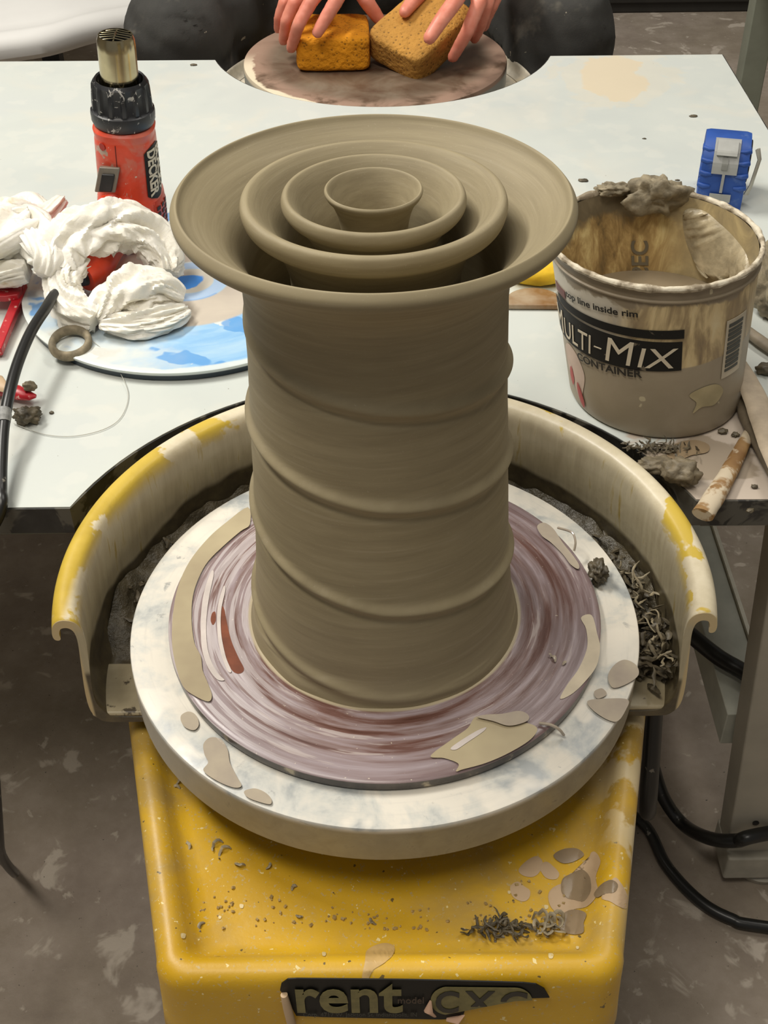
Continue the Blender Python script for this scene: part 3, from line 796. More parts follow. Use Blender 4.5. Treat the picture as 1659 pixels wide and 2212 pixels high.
puddle('slip_smear', [(1255, 1335), (1278, 1330), (1290, 1370), (1296, 1400), (1288, 1440), (1262, 1475), (1235, 1500), (1210, 1510), (1225, 1480), (1250, 1445), (1268, 1400), (1266, 1360)], BZ, simple('cream_slip_smear', 'c9bca4', 0.35), h=0.0004, parent=BAT, inset=0.001)
0 and puddle('slip_smear', [(1212, 1255), (1220, 1250), (1232, 1290), (1238, 1330), (1230, 1345), (1222, 1310)], BZ, WSM, h=0.0004, parent=BAT, inset=0.0008)
0 and puddle('slip_smear', [(1200, 1300), (1206, 1298), (1212, 1340), (1208, 1380), (1200, 1370)], BZ, WSM, h=0.0004, parent=BAT, inset=0.0008)
puddle('slip_smear', [(975, 1615), (1020, 1585), (1048, 1572), (1045, 1580), (1010, 1604), (985, 1620)], BZ + .001, WSM, h=0.0004, parent=BAT, inset=0.0008)
for (px, py, s, k) in ((1190, 1440, .010, 1), (1205, 1435, .006, 2)):
    m = MB(); curl(m, U(px, py, z=BZ + .0003), s, .0012, k, .12, .2)
    tag(m.build('clay_curl', SLIPM), ['', 'longer wet clay sliver on the bat right of the vessel', 'shorter wet clay sliver at the tip of the longer one'][k], 'clay scrap')
tag(rock('clay_clod', U(1290, 1250, z=0.0002), 0.0075, SHAVE, (0.8, 1.2, 0.9), 0.6, 2.4, 5), 'small dark clay clod on the right rim of the wheel head', 'clay clod')
m = MB(); pts = spline([U(x, y, z=BZ + zz) for x, y, zz in ((1205, 1140, .004), (1235, 1150, .008), (1243, 1170, .006), (1240, 1190, .001))], 6); m.tube(pts, 0.0009, 8)
tag(m.build('clay_curl', SLIPM), 'thin clay curl arching over the far right edge of the bat', 'clay scrap')
m = MB(); pts = spline([U(x, y, z=BZ + zz) for x, y, zz in ((1165, 1562, .002), (1190, 1566, .003), (1208, 1576, .0), (1218, 1588, -.006))], 6); m.tube(pts, 0.001, 8)
tag(m.build('clay_curl', SLIPM), 'thin clay curl hanging over the near right edge of the bat', 'clay scrap')

# ------------------------------------------------------------------ the clay vessel
VES = thing('clay_vessel', 'tall grey clay vessel with four nested flaring rims and a spiral ridge', 'clay vessel', (0, 0, BZ))
R0 = [(.009, .0935), (.0115, .0930), (.016, .0920), (.022, .0903), (.030, .0884), (.046, .0868), (.065, .0852), (.092, .0832), (.112, .0822), (.135, .0808), (.157, .0800), (.186, .0783), (.21, .0770), (.231, .0763), (.25, .0757), (.262, .0752), (.270, .0755)]
HT = [(0, .253), (.25, .2325), (.5, .218), (1, .186), (1.25, .167), (1.5, .154), (2, .118), (2.25, .088), (2.5, .073), (3, .039), (3.25, .017), (3.5, .010)]
def shear(p): return Vector((p.x - 0.0030 * min(1, max(0, p.z / 0.32)), p.y, p.z))
def vfn(p, a, r, z):
    if z > .27: return shear(p)
    phi = ((math.degrees(a) - 180) % 360) / 360
    d = 0
    for k in range(4):
        T = k + phi; zh = interp(HT, T)
        amp = 0.0033 * min(1, max(0, (T + 0.02) * 8)) * min(1, max(0.0, (3.45 - T) * 2.2))
        u = z - zh
        d += amp * math.exp(-(u / 0.0038) ** 2) - 0.0011 * (amp / .003) * math.exp(-((u + 0.0085) / 0.0028) ** 2)
    d += 0.0002 * noise.noise(Vector((math.cos(a), math.sin(a), z * 60)))
    if z < 0.02: d += 0.0012 * noise.noise(Vector((math.cos(a) * 3, math.sin(a) * 3, 0)))
    s = (r + d) / max(r, 1e-4)
    return shear(Vector((p.x * s, p.y * s, p.z)))
pr = []
NZ = 330
for i in range(NZ + 1):
    z = .009 + (.270 - .009) * i / NZ; pr.append((interp(R0, z), z))
# smooth the radius table
for _ in range(6): pr = [pr[0]] + [((pr[i - 1][0] + pr[i][0] * 2 + pr[i + 1][0]) / 4, pr[i][1]) for i in range(1, NZ)] + [pr[-1]]
top = smooth_prof([(.0755, .270), (.0775, .280), (.083, .290), (.0925, .300), (.1015, .307), (.1060, .3105), (.1083, .3130), (.1093, .3160), (.1088, .3185), (.1066, .3213), (.1056, .3217), (.1048, .3212), (.1024, .3182), (.097, .3140), (.090, .3085), (.082, .3010), (.0755, .2930), (.0710, .283), (.0685, .270), (.068, .24), (.0685, .15), (.072, .05), (.070, .022), (.06, .018), (.0, .018)], 6)
m = MB(); m.lathe(pr[:-1] + top, n=256, fn=vfn); m.build('outer_wall', CLAY, VES)
def ringp(pp, nm):
    m = MB(); m.lathe(smooth_prof(pp, 5), n=192, fn=lambda p, a, r, z: shear(p)); return m.build(nm, CLAY, VES)
ringp([(.046, .0185), (.047, .15), (.0475, .26), (.050, .283), (.056, .296), (.064, .305), (.0700, .3095), (.0718, .3135), (.0722, .3170), (.0712, .3200), (.0690, .3212), (.0668, .3205), (.0630, .3170), (.0570, .3100), (.0510, .3020), (.0465, .293), (.0435, .282), (.042, .26), (.041, .15), (.040, .0185)], 'inner_wall')
ringp([(.029, .0185), (.0295, .15), (.0300, .26), (.032, .285), (.036, .298), (.042, .3075), (.0470, .3120), (.0495, .3155), (.0500, .3185), (.0490, .3215), (.0470, .3225), (.0450, .3210), (.0410, .3160), (.0350, .3060), (.0300, .2960), (.0270, .285), (.0255, .26), (.025, .15), (.0245, .0185)], 'inner_wall')
ringp([(.0170, .0185), (.0172, .15), (.0175, .27), (.0180, .295), (.0195, .308), (.0225, .3165), (.0255, .3205), (.0265, .3228), (.0262, .3240), (.0250, .3243), (.0225, .3205), (.0185, .3130), (.0150, .3030), (.0130, .290), (.0125, .26), (.0125, .15), (.0122, .0185)], 'inner_wall')

# ------------------------------------------------------------------ blue bat on the table
b = NB('blue_glaze_stained_bat', 0.3)
v, r, o = b.polar(1.3, 60)
st = b.noise(1.0, 5, 0.6, v=v, dist=0.3); n = b.noise(14, 4, 0.55, dist=0.5); n3 = b.noise(26, 4, 0.55, off=(3, 1, 0), dist=0.5)
blue = b.ramp(st, [(0.3, '7fb2e2'), (0.5, '97c2e6'), (0.7, 'b4d2e6')])
pale = b.ramp(n3, [(0.35, 'b9cbd8'), (0.55, 'd4d9d6'), (0.7, 'cfc8ba')])
leftm = b.mask(b.math('ADD', b.math('SUBTRACT', o[0], b.math('MULTIPLY', n, 0.10)), 0.0), -0.035, -0.075)
c = b.mix(leftm, blue, pale)
c = b.mix(b.mask(n3, 0.62, 0.65), c, 'd9e0dd')
c = b.mix(b.math('MULTIPLY', b.mask(b.noise(20, 3, 0.5, off=(7, 7, 0)), 0.60, 0.63), 0.8), c, '5a9ad8')
ctr = b.math('MULTIPLY', b.mask(r, 0.082, 0.078), b.mask(r, 0.034, 0.038))
c = b.mix(ctr, c, b.ramp(n, [(0.3, 'b3aaa0'), (0.7, 'c9bfb0')]))
rg = b.math('MULTIPLY', b.mask(r, 0.036, 0.033), b.mask(r, 0.021, 0.025))
c = b.mix(rg, c, 'a9c0dc')
c = b.mix(b.mask(r, 0.024, 0.021), c, 'c9c4b8')
c = b.mix(b.mask(b.math('ADD', r, b.math('MULTIPLY', n3, 0.02)), 0.024, 0.022), c, '4a8fe0')
c = b.mix(b.math('MULTIPLY', b.mask(b.math('ADD', r, b.math('MULTIPLY', n3, 0.012)), 0.150, 0.153), 0.85), c, 'dce2dd')
c = b.mix(b.mask(o[2], 0.0065, 0.005), c, '20303c')
b.color(c); b.bump(st, 0.2, 0.0015)
m = MB(); bc = (-0.177, 0.388); m.lathe([(0.0, .0403), (.146, .0403), (.149, .0405), (.1505, .046), (.1520, .0485), (.1520, .0495), (.1505, .0503), (.148, .0500), (.0, .0500)], bc, 128)
BB = thing('plastic_bat', 'round plastic bat stained blue, lying on the left of the table', 'bat', (bc[0], bc[1], 0.0403)); m.build('bat_disc', b.m, BB)

# ------------------------------------------------------------------ bucket
B0 = Vector((.2245, .2175, .0)); B1 = Vector((.2092, .2335, .0)); RB0, RB1 = .0690, .0802; ZB0, ZB1 = .0405, .1725
def cone(a, z, lift=0.0):
    s = (z - ZB0) / (ZB1 - ZB0); c_ = B0.lerp(B1, s); r = RB0 + (RB1 - RB0) * s + lift
    return Vector((c_.x + r * math.cos(a), c_.y + r * math.sin(a), z))
b = NB('slip_stained_bucket', 0.42)
o = b.xyz(); n = b.noise(26, 5, 0.6, dist=0.6); nf = b.noise(80, 4, 0.6, off=(2, 2, 2))
vert = b.noise(1.0, 4, 0.6, v=b.mapping(b.obj, scale=(75, 75, 16)), dist=0.6)
c = b.ramp(vert, [(0.30, '84735a'), (0.45, 'a28e6b'), (0.58, 'd2bd90'), (0.72, 'dccda6')])
# left white plastic
c = b.mix(b.mask(b.math('ADD', o[0], b.math('MULTIPLY', n, 0.05)), -0.005, -0.035), c, 'c6bfb0')
wl = b.math('ADD', o[2], b.math('MULTIPLY', o[0], -0.10))
c = b.mix(b.mask(b.math('ADD', wl, b.math('MULTIPLY', n, 0.002)), 0.0665, 0.0650), c, b.ramp(n, [(0.3, '978b76'), (0.7, 'a39782')]))
# slip near the rim
c = b.mix(b.mask(b.math('ADD', o[2], b.math('MULTIPLY', n, 0.03)), 0.128, 0.131), c, '8d806b')
c = b.mix(b.mask(b.noise(60, 2, 0.5, off=(6, 3, 0)), 0.70, 0.715), c, 'c2b79a')
b.color(c); b.bump(n, 0.15, 0.001); BKT = b.m
b = NB('bucket_inside_slip', 0.35)
n = b.noise(30, 5, 0.6, dist=0.8); vert = b.noise(1.0, 5, 0.65, v=b.mapping(b.obj, scale=(55, 55, 18)), dist=0.8)
c = b.ramp(vert, [(0.3, '6b5a3e'), (0.42, '9a7e50'), (0.52, 'b99c68'), (0.62, 'dcc68c'), (0.75, 'eadcae')])
c = b.mix(b.mask(b.math('ADD', b.xyz()[2], b.math('MULTIPLY', n, 0.05)), 0.128, 0.14), c, b.ramp(n, [(0.3, '5d5341'), (0.7, '85785f')]))
c = b.mix(b.mask(b.xyz()[0], 0.0, 0.035), c, b.ramp(n, [(0.3, '8f8269'), (0.55, 'b7a57c'), (0.7, 'd9c694')]))
b.color(c); b.bump(n, 0.3, 0.002); BKI = b.m
b = NB('crusted_rim', 0.55)
n = b.noise(70, 5, 0.6); b.color(b.ramp(n, [(0.40, '8b7e69'), (0.50, 'c2b6a0'), (0.6, 'd8cfba')])); b.bump(n, 0.6, 0.002); RIMM = b.m
BK = thing('mixing_bucket', 'clay-smeared plastic mixing bucket with a black label, on the right of the table', 'bucket', (B0.x, B0.y, ZB0))
m = MB(); n_ = 96; rows = []
for z, l in ((ZB0, -.012), (ZB0, -.003), (ZB0 + .0015, -.0008), (ZB0 + .004, 0)) + tuple((ZB0 + .004 + (ZB1 - ZB0 - .006) * k / 24, 0) for k in range(1, 25)):
    rows.append([cone(2 * PI * j / n_, z, l) for j in range(n_)])
m.grid(rows, True, True, False); BWL = m.build('bucket_wall', BKT, BK)
m = MB(); rows = []
for k in range(25):
    z = ZB0 + .003 + (ZB1 - ZB0 - .005) * k / 24; rows.append([cone(2 * PI * j / n_, z, -.0018) for j in range(n_)])
m.grid(rows, True, True, False); BLN = m.build('bucket_lining', BKI, BK)
m = MB(); rows = []
for k in range(13):
    a2 = 2 * PI * k / 12; row = []
    for j in range(160):
        a = 2 * PI * j / 160; nn = noise.noise(Vector((math.cos(a) * 7, math.sin(a) * 7, 0))); nn2 = noise.noise(Vector((math.cos(a) * 18, math.sin(a) * 18, k)))
        rr_ = .0022 + .0010 * nn + .0006 * nn2
        p = cone(a, ZB1 - .001 + rr_ * math.sin(a2) * 1.1, .0006 + rr_ * math.cos(a2)); row.append(p)
    rows.append(row)
m.grid(rows, True); m.build('rim', RIMM, BK)
m = MB(); rows = [[cone(2 * PI * j / n_, ZB1 - .013 + dz, dl) for j in range(n_)] for dz, dl in ((0, 0), (.0008, .0014), (.0018, .0014), (.0026, 0))]
m.grid(rows, True); m.build('rim_ring', BKT, BK)
# slip left in the bucket
m = MB(); zs = .106; n_ = 96
m.add([cone(2 * PI * j / n_, zs, -.0021) for j in range(n_)] + [cone(2 * PI * j / n_, zs - .012, -.0021) for j in range(n_)], [list(range(n_)), [j + n_ for j in range(n_)][::-1]] + [[j, (j + 1) % n_, (j + 1) % n_ + n_, j + n_] for j in range(n_)])
tag(m.build('clay_slip', simple('still_grey_slip', '8d7f68', 0.12, var=0.04), smooth=False), 'grey-brown liquid slip inside the mixing bucket', 'slip', kind='stuff')
def cone_patch(a0, a1, z0, z1, z0b=None, z1b=None, lift=.0004, n=48, th=.0003):
    """label patch on the bucket, angles in degrees; z at a1 may differ"""
    z0b = z0 if z0b is None else z0b; z1b = z1 if z1b is None else z1b; rows = []
    for q, l in ((0, lift), (1, lift), (1, lift + th), (0, lift + th), (0, lift)):
        row = []
        for j in range(n + 1):
            s = j / n; a = math.radians(a0 + (a1 - a0) * s)
            lo = z0 + (z0b - z0) * s; hi = z1 + (z1b - z1) * s
            row.append(cone(a, lo if q == 0 else hi, l))
        rows.append(row)
    m = MB(); m.grid(rows, False); return m
LBL = NB('black_label_print', 0.6, spec=.3); LBL.color(LBL.mix(LBL.mask(LBL.noise(50, 4, 0.6, dist=0.5), 0.64, 0.68), '1a1917', '6f6656')); LBL = LBL.m
cone_patch(188, 276.2, .1275, .1335, .1312, .1385).build('label_stripe', LBL, BK, smooth=True)
cone_patch(178, 275.4, .0965, .1255, .1040, .1285).build('label_band', LBL, BK, smooth=True); LBB = bpy.data.objects['label_band']
def cone_text(txt, a0, a1, za, zb, h, mat, name, bold=0, shear=0.0, lift=.0012, par=None):
    me = text_mesh(txt, 1.0, bold, shear=shear, cuts=1); wd = text_width(me); x0 = min(v.co.x for v in me.vertices); hm = max(v.co.y for v in me.vertices)
    for v in me.vertices:
        s = (v.co.x - x0) / (wd - x0); y = v.co.y / hm
        a = math.radians(a0 + (a1 - a0) * s); v.co = cone(a, za + (zb - za) * s + y * h, lift)
    o = link(name, me, mat, par or LBB, False); sm = o.modifiers.new('s', 'SOLIDIFY'); sm.thickness = .0002; sm.offset = 0
    return o
CRM = simple('cream_lettering', 'd8cdb6', 0.5, var=0.05)
INK = simple('black_ink', '24211c', 0.5)
# large and small capitals like the printed name
for t, a0, a1, h in (('M', 180, 194, .0205), ('ULTI', 195, 222, .0165), ('-', 223.5, 229, .0165), ('M', 231, 249, .0205), ('IX', 250.5, 273, .0165)):
    f0 = (a0 - 178) / 97.4; f1 = (a1 - 178) / 97.4
    cone_text(t, a0, a1, .0995 + .0075 * f0 + (.006 if t == '-' else 0), .0995 + .0075 * f1 + (.006 if t == '-' else 0), h if t != '-' else .003, CRM, 'label_lettering', 0.0, 0.18)
cone_text('CONTAINER', 208, 253, .0905, .0965, .0062, INK, 'container_lettering', .02, par=BWL)
cone_text('top line inside rim', 203, 251.5, .1405, .1475, .0052, INK, 'container_lettering', .022, par=BWL)
cone_patch(186, 201, .1345, .1415, .136, .1425).build('red_label_patch', simple('faded_red_print2', '6d2f2a', 0.5), BK)
cone_patch(303, 321, .088, .1375, .088, .1375, lift=.0003).build('barcode_label', simple('label_white', 'c3b9a4', 0.5), BK); BCL = bpy.data.objects['barcode_label']
for k in range(11):
    z = .0935 + k * .0038; cone_patch(305, 317.5, z, z + (.0028 if k % 3 else .0022), lift=.0007, n=10).build('barcode_bar', simple('barcode_ink', '3f423d', 0.5) if k == 0 else bpy.data.materials['barcode_ink'], BCL)
# red splashes on the lower left of the bucket
def cone_blob(pts, mat, name, lift=.0005):
    pp = spline([(a, z, 0) for a, z in pts], 5, True); k = len(pp); m = MB()
    m.add([cone(math.radians(p.x), p.y, lift) for p in pp] + [cone(math.radians(sum(p[0] for p in pts) / len(pts)), sum(p[1] for p in pts) / len(pts), lift + .0003)], [[i, (i + 1) % k, k] for i in range(k)])
    return m.build(name, mat, BK)
cone_blob([(196, .095), (206, .092), (212, .078), (208, .06), (204, .048), (198, .06), (190, .07), (188, .085)], simple('pink_splash', 'cfb8a8', 0.5), 'paint_splash', .0004)
cone_blob([(203, .066), (206, .062), (209, .052), (208, .046), (204, .050), (202, .058)], simple('red_splash', 'b02a1c', 0.4), 'paint_splash', .0009)
cone_blob([(194, .072), (197, .075), (199, .066), (196, .058), (193, .064)], bpy.data.materials['red_splash'], 'paint_splash', .0009)
cone_blob([(281, .081), (290, .086), (300, .085), (306, .076), (300, .067), (290, .068), (284, .064), (286, .073)], simple('cream_crust', 'b3a682', 0.6), 'slip_crust', .0006)
# clod stuck on the far rim, folds of slip
MIDC = simple('grey_brown_clay', '756a55', .6, var=.3, scale=120, bump=.6)
p = cone(math.radians(80), ZB1 + .0, .0)
tag(rock('clay_clod', (p.x + .0, p.y - .009, ZB1 - .016), .0165, DRYCLAY, (1.15, .5, .85), .75, 1.7, 8), 'lump of grey clay stuck over the far rim of the bucket', 'clay clod')
p = cone(math.radians(105), ZB1, 0); tag(rock('clay_clod', (p.x, p.y - .004, ZB1 - .003), .008, DRYCLAY, (1.5, .8, .6), .5, 2.4, 9), 'smaller clay crust left of the lump on the bucket rim', 'clay clod')
def fold_patch(pts, lift, mat, name):
    bm = bmesh.new(); pp = spline([(a, z, 0) for a, z in pts], 6, True)
    f = bm.faces.new([bm.verts.new((p.x, p.y * 1000, 0)) for p in pp]); bmesh.ops.triangulate(bm, faces=[f]); bmesh.ops.subdivide_edges(bm, edges=bm.edges, cuts=3, use_grid_fill=True)
    ed = [v for v in bm.verts if v.is_boundary]
    for v in bm.verts:
        d = min((v.co - w_.co).length for w_ in ed); l = lift * (min(1, d / 3) ** .5) * (1 + .5 * noise.noise(v.co * .25)) + .002
        v.co = cone(math.radians(v.co.x), v.co.y / 1000, -l)
    me = bpy.data.meshes.new(name); bm.to_mesh(me); bm.free(); return link(name, me, mat, BK)
CRU = simple('pale_slip_crust', 'b3a689', 0.35, var=.25, scale=70, bump=.6)
fold_patch([(62, .158), (50, .163), (38, .158), (24, .153), (10, .148), (2, .140), (6, .125), (20, .118), (34, .122), (42, .112), (52, .118), (60, .135)], .0045, CRU, 'slip_crust')
me = text_mesh('SEC', 1.0, .02, cuts=1); wd = text_width(me); hm = max(v.co.y for v in me.vertices)
for v in me.vertices:
    v.co = cone(math.radians(94.5 - 11 * v.co.y / hm), .101 + .030 * v.co.x / wd, -.0026)
link('lining_lettering', me, simple('faded_grey_print', '6d6452', .5), BLN, False)

# ------------------------------------------------------------------ heat gun
b = NB('red_tool_plastic', 0.38)
n = b.noise(26, 5, 0.6, dist=0.7); c = b.ramp(b.noise(60, 3), [(0.3, 'd0401f'), (0.7, 'e25034')])
c = b.mix(b.math('MULTIPLY', b.mask(n, 0.48, 0.58), 0.6), c, 'c47a68')
c = b.mix(b.mask(b.noise(40, 5, 0.6, off=(4, 1, 2), dist=0.9), 0.58, 0.63), c, 'b39c8c')
c = b.mix(b.mask(b.noise(150, 3, 0.6, off=(1, 1, 7)), 0.66, 0.69), c, 'c9bdb0')
b.color(c); REDP = b.m
b = NB('chalky_black_plastic', 0.4)
c = b.ramp(b.noise(50, 4), [(0.3, '17181b'), (0.7, '26272b')]); c = b.mix(b.mask(b.noise(110, 5, 0.65, dist=0.7), 0.60, 0.64), c, 'b5b2ac')
b.color(c); BLKP = b.m
HB = Vector((-0.2405, 0.476, 0.0505)); HTp = Vector((-0.228, 0.466, 0.2480))
GUN = thing('heat_gun', 'red heat gun standing upright with steel nozzle and black collar', 'heat gun', tuple(HB))
AX = (HTp - HB).normalized(); GX = Vector((1, 0, 0)); GX = (GX - AX * GX.dot(AX)).normalized(); GY = AX.cross(GX)
LN = (HTp - HB).length
def G(x, y, h): return HB + GX * x + GY * y + AX * h
def gl(prof, n=48, fn=None):
    m = MB(); rows = []
    for r, h in prof:
        rows.append([G(*((r * math.cos(2 * PI * j / n), r * math.sin(2 * PI * j / n)) if not fn else fn(r, 2 * PI * j / n, h)), h) for j in range(n)])
    m.grid(rows, True); return m
CHR = simple('heat_tinted_steel', 'b3a888', 0.2, 1.0, var=0.2, scale=30)
gl([(0.0, LN - .064), (.0168, LN - .064), (.0168, LN - .012), (.0165, LN - .004), (.0150, LN), (.0140, LN), (.0140, LN - .0015), (.0138, LN - .03), (0, LN - .03)]).build('nozzle', CHR, GUN)
NZO = bpy.data.objects['nozzle']
gl([(0, LN - .029), (.0136, LN - .029), (.0137, LN - .004), (.0134, LN - .004), (.0134, LN - .012), (0, LN - .012)]).build('nozzle_dark_fill', simple('nozzle_shade_black', '0c0b0a', .8), NZO)  # black insert, stands in for the shade inside the nozzle
m = MB()
for k in range(5):
    xx = -.0095 + k * .0048; hw = math.sqrt(max(0, .0139 ** 2 - xx ** 2)); m.tube([G(-hw, xx, LN - .001), G(0, xx, LN + .0008), G(hw, xx, LN - .001)], .00055, 8)
m.tube([G(0, -.0139, LN - .001), G(0, 0, LN + .0015), G(0, .0139, LN - .001)], .0009, 8)
m.build('nozzle_grille', CHR, NZO)
H1 = LN - .0380
def ribs(r, a, h):
    q = (a * 14 / (2 * PI)) % 1; g = -.0013 if .14 < q < .86 else .0008
    if h > H1 - .005 or h < H1 - .0265: g = 0
    return ((r + g) * math.cos(a), (r + g) * math.sin(a))
gl([(.0205, H1 - .012), (.0208, H1 - .001), (.0222, H1), (.0245, H1 - .003), (.0252, H1 - .006), (.0260, H1 - .016), (.0266, H1 - .025), (.0268, H1 - .027), (.0286, H1 - .028), (.0290, H1 - .031), (.0288, H1 - .037), (.0272, H1 - .041), (.0, H1 - .041)], 112, ribs).build('collar', BLKP, GUN)
# body: rounded, widening towards the handle (towards the viewer's lower left)
def gbody(r, a, h):
    k = 1 - h / (H1 - .041); ca, sa = math.cos(a), math.sin(a)
    sq = (abs(ca) ** 2.6 + abs(sa) ** 2.6) ** (-1 / 2.6)
    x = r * ca * sq; y = r * sa * sq
    if y < 0: y *= 1 + .25 * max(0, k - .35)
    return (x, y)
HH = H1 - .041
rows_prof = [(0, 0), (.022, 0), (.029, .001), (.0310, .006), (.0315, .02), (.0310, .045), (.0290, .055), (.0285, .07), (.0280, .09), (.0275, .105), (.0268, HH - .010), (.0258, HH - .001), (.0, HH - .0005)]
m = gl(smooth_prof(rows_prof, 3), 64, gbody); m.build('gun_body', REDP, GUN)
# handle: from the body towards the viewer, bent down to the bat
hp = [G(-.004, -.012, .040), G(-.010, -.040, .036), tuple(U(208, 560, z=.079)), tuple(U(188, 578, z=.078)), tuple(U(172, 590, z=.0765))]
m = MB(); m.tube(spline(hp, 6), [.026 - .0075 * min(1, i / 10) for i in range(25)], 24); HDL = m.build('handle', simple('clean_red_plastic', 'd8401f', 0.35, var=.1), GUN)
m = MB(); e = Vector(hp[-1]); dd = (Vector(hp[-1]) - Vector(hp[-2])).normalized(); m.tube([e - dd * .001, e + dd * .0035], [.0135, .0115], 24); m.build('handle_end_cap', BLACK, HDL)
# switch
def GS(x, y, h): return G(x, y, h)
m = MB(); SC = (-.010, -.0345, .098)
def sbox(mb, c_, hx, hy, hz, tilt=0.28):
    v = []
    for sx, sy, sz in ((-1, -1, -1), (1, -1, -1), (1, 1, -1), (-1, 1, -1), (-1, -1, 1), (1, -1, 1), (1, 1, 1), (-1, 1, 1)):
        x, y, z = sx * hx, sy * hy, sz * hz; y2 = y * math.cos(tilt) - z * math.sin(tilt) * -1; z2 = z * math.cos(tilt) + y * math.sin(tilt) * -1
        v.append(G(c_[0] + x + z2 * .25, c_[1] + y2, c_[2] + z2))
    mb.add(v, [[3, 2, 1, 0], [4, 5, 6, 7], [0, 1, 5, 4], [1, 2, 6, 5], [2, 3, 7, 6], [3, 0, 4, 7]])
sbox(m, (-.014, -.0315, .077), .0095, .004, .0115); SWC = m.build('switch_cover', simple('dusty_switch_cover', '7b7468', 0.25), GUN, smooth=False, bevel=.0012)
m = MB(); sbox(m, (-.014, -.0360, .076), .0058, .003, .0080); m.build('switch', BLACK, SWC, smooth=False, bevel=.001)
# black side label with white letters, running down the right side
def gside(x_ang, h, lift): 
    xy = gbody(interp([(0, .0300), (.006, .0310), (.02, .0315), (.045, .0310), (.055, .0290), (.07, .0285), (.09, .0280), (.105, .0275), (.14, .0268)], h) + lift, x_ang, h); return G(xy[0], xy[1], h)
a0_, a1_ = math.radians(-50), math.radians(8)
m = MB(); rows = []
for k in range(21):
    h = .052 + .052 * k / 20; e_ = .35 if k in (0, 20) else (.12 if k in (1, 19) else 0)
    rows.append([gside(a0_ + (a1_ - a0_) * (e_ + (1 - 2 * e_) * j / 14), h, .0007) for j in range(15)])
m.grid(rows, False); GLB = m.build('label', LBL, GUN)
for txt, lo, hi in (('BLACK+', .56, .94), ('DECKER', .12, .50)):
    me = text_mesh(txt, 1.0, .03, cuts=1); wd = text_width(me); hm = max(v.co.y for v in me.vertices)
    for v in me.vertices:
        s = v.co.x / wd; y = v.co.y / hm
        v.co = gside(a0_ + (a1_ - a0_) * (lo + (hi - lo) * y), .101 - .045 * s, .0012)
    o_ = link('label_lettering', me, CRM, GLB, False); sm = o_.modifiers.new('s', 'SOLIDIFY'); sm.thickness = .0003
# vent block at the lower right: slots
m = MB()
rows = []
for k in range(9):
    h = .004 + .046 * k / 8; rows.append([gside(math.radians(-42 + 50 * j / 12), h, .0016 if 0 < k < 8 and 0 < j < 12 else .0002) for j in range(13)])
m.grid(rows, False); VNP = m.build('vent_panel', simple('vent_red', 'c13a22', .4), GUN)
for col_ in range(3):
    for k in range(6):
        h = .012 + .0060 * k; a = math.radians(-34 + 14 * col_); da = math.radians(4.2)
        m = MB(); m.add([gside(a - da, h, .0019), gside(a + da, h, .0019), gside(a + da, h + .0036, .0019), gside(a - da, h + .0036, .0019)], [[0, 1, 2, 3]])
        o_ = m.build('vent_slot', simple('vent_dark', '2c0f0a', .6) if (k == 0 and col_ == 0) else bpy.data.materials['vent_dark'], VNP, smooth=False); sm = o_.modifiers.new('s', 'SOLIDIFY'); sm.thickness = .0003
m = MB(); a = math.radians(-125); m.tube([gside(a, .105, -.0005), gside(a, .105, .0006)], .0035, 16); m.build('screw_hole', simple('deep_red', 'a51f08', .5), GUN)
m = MB(); m.tube([gside(math.radians(-100), .108 - .0028 * k, .0003) for k in range(10)], .0004, 6); m.build('seam', simple('seam_dark', '6a1a10', .6), GUN)
# cord: from the handle end, over the table edge
cp_ = [Vector(hp[-1]) + dd * .003, U(122, 632, z=.079), U(98, 668, z=.080), U(68, 715, z=.080), U(40, 780, z=.078), U(20, 850, z=.074), U(8, 920, z=.066), U(3, 1000, z=.058), U(2, 1060, z=.052), U(0, 1105, z=.045), (-.300, .040, .0), (-.32, .03, -.15), (-.36, .05, -.35), (-.42, .15, -.513), (-.7, .4, -.513)]
m = MB(); m.tube(spline(cp_, 8), .0046, 14)
CRD = NB('scuffed_black_cord', .35); CRD.color(CRD.mix(CRD.mask(CRD.noise(70, 4, .6), .66, .70), '1b1b1a', '77736a')); CRO = m.build('cord', CRD.m, GUN)
m = MB(); p_ = U(8, 884, z=.072); q_ = U(8, 912, z=.067); m.tube([p_, (p_ + q_) / 2, q_], [.0054, .0062, .0052], 12); m.build('cord_clay_smear', simple('grey_smear', '8d8e8c', .5, var=.3, scale=200), CRO)

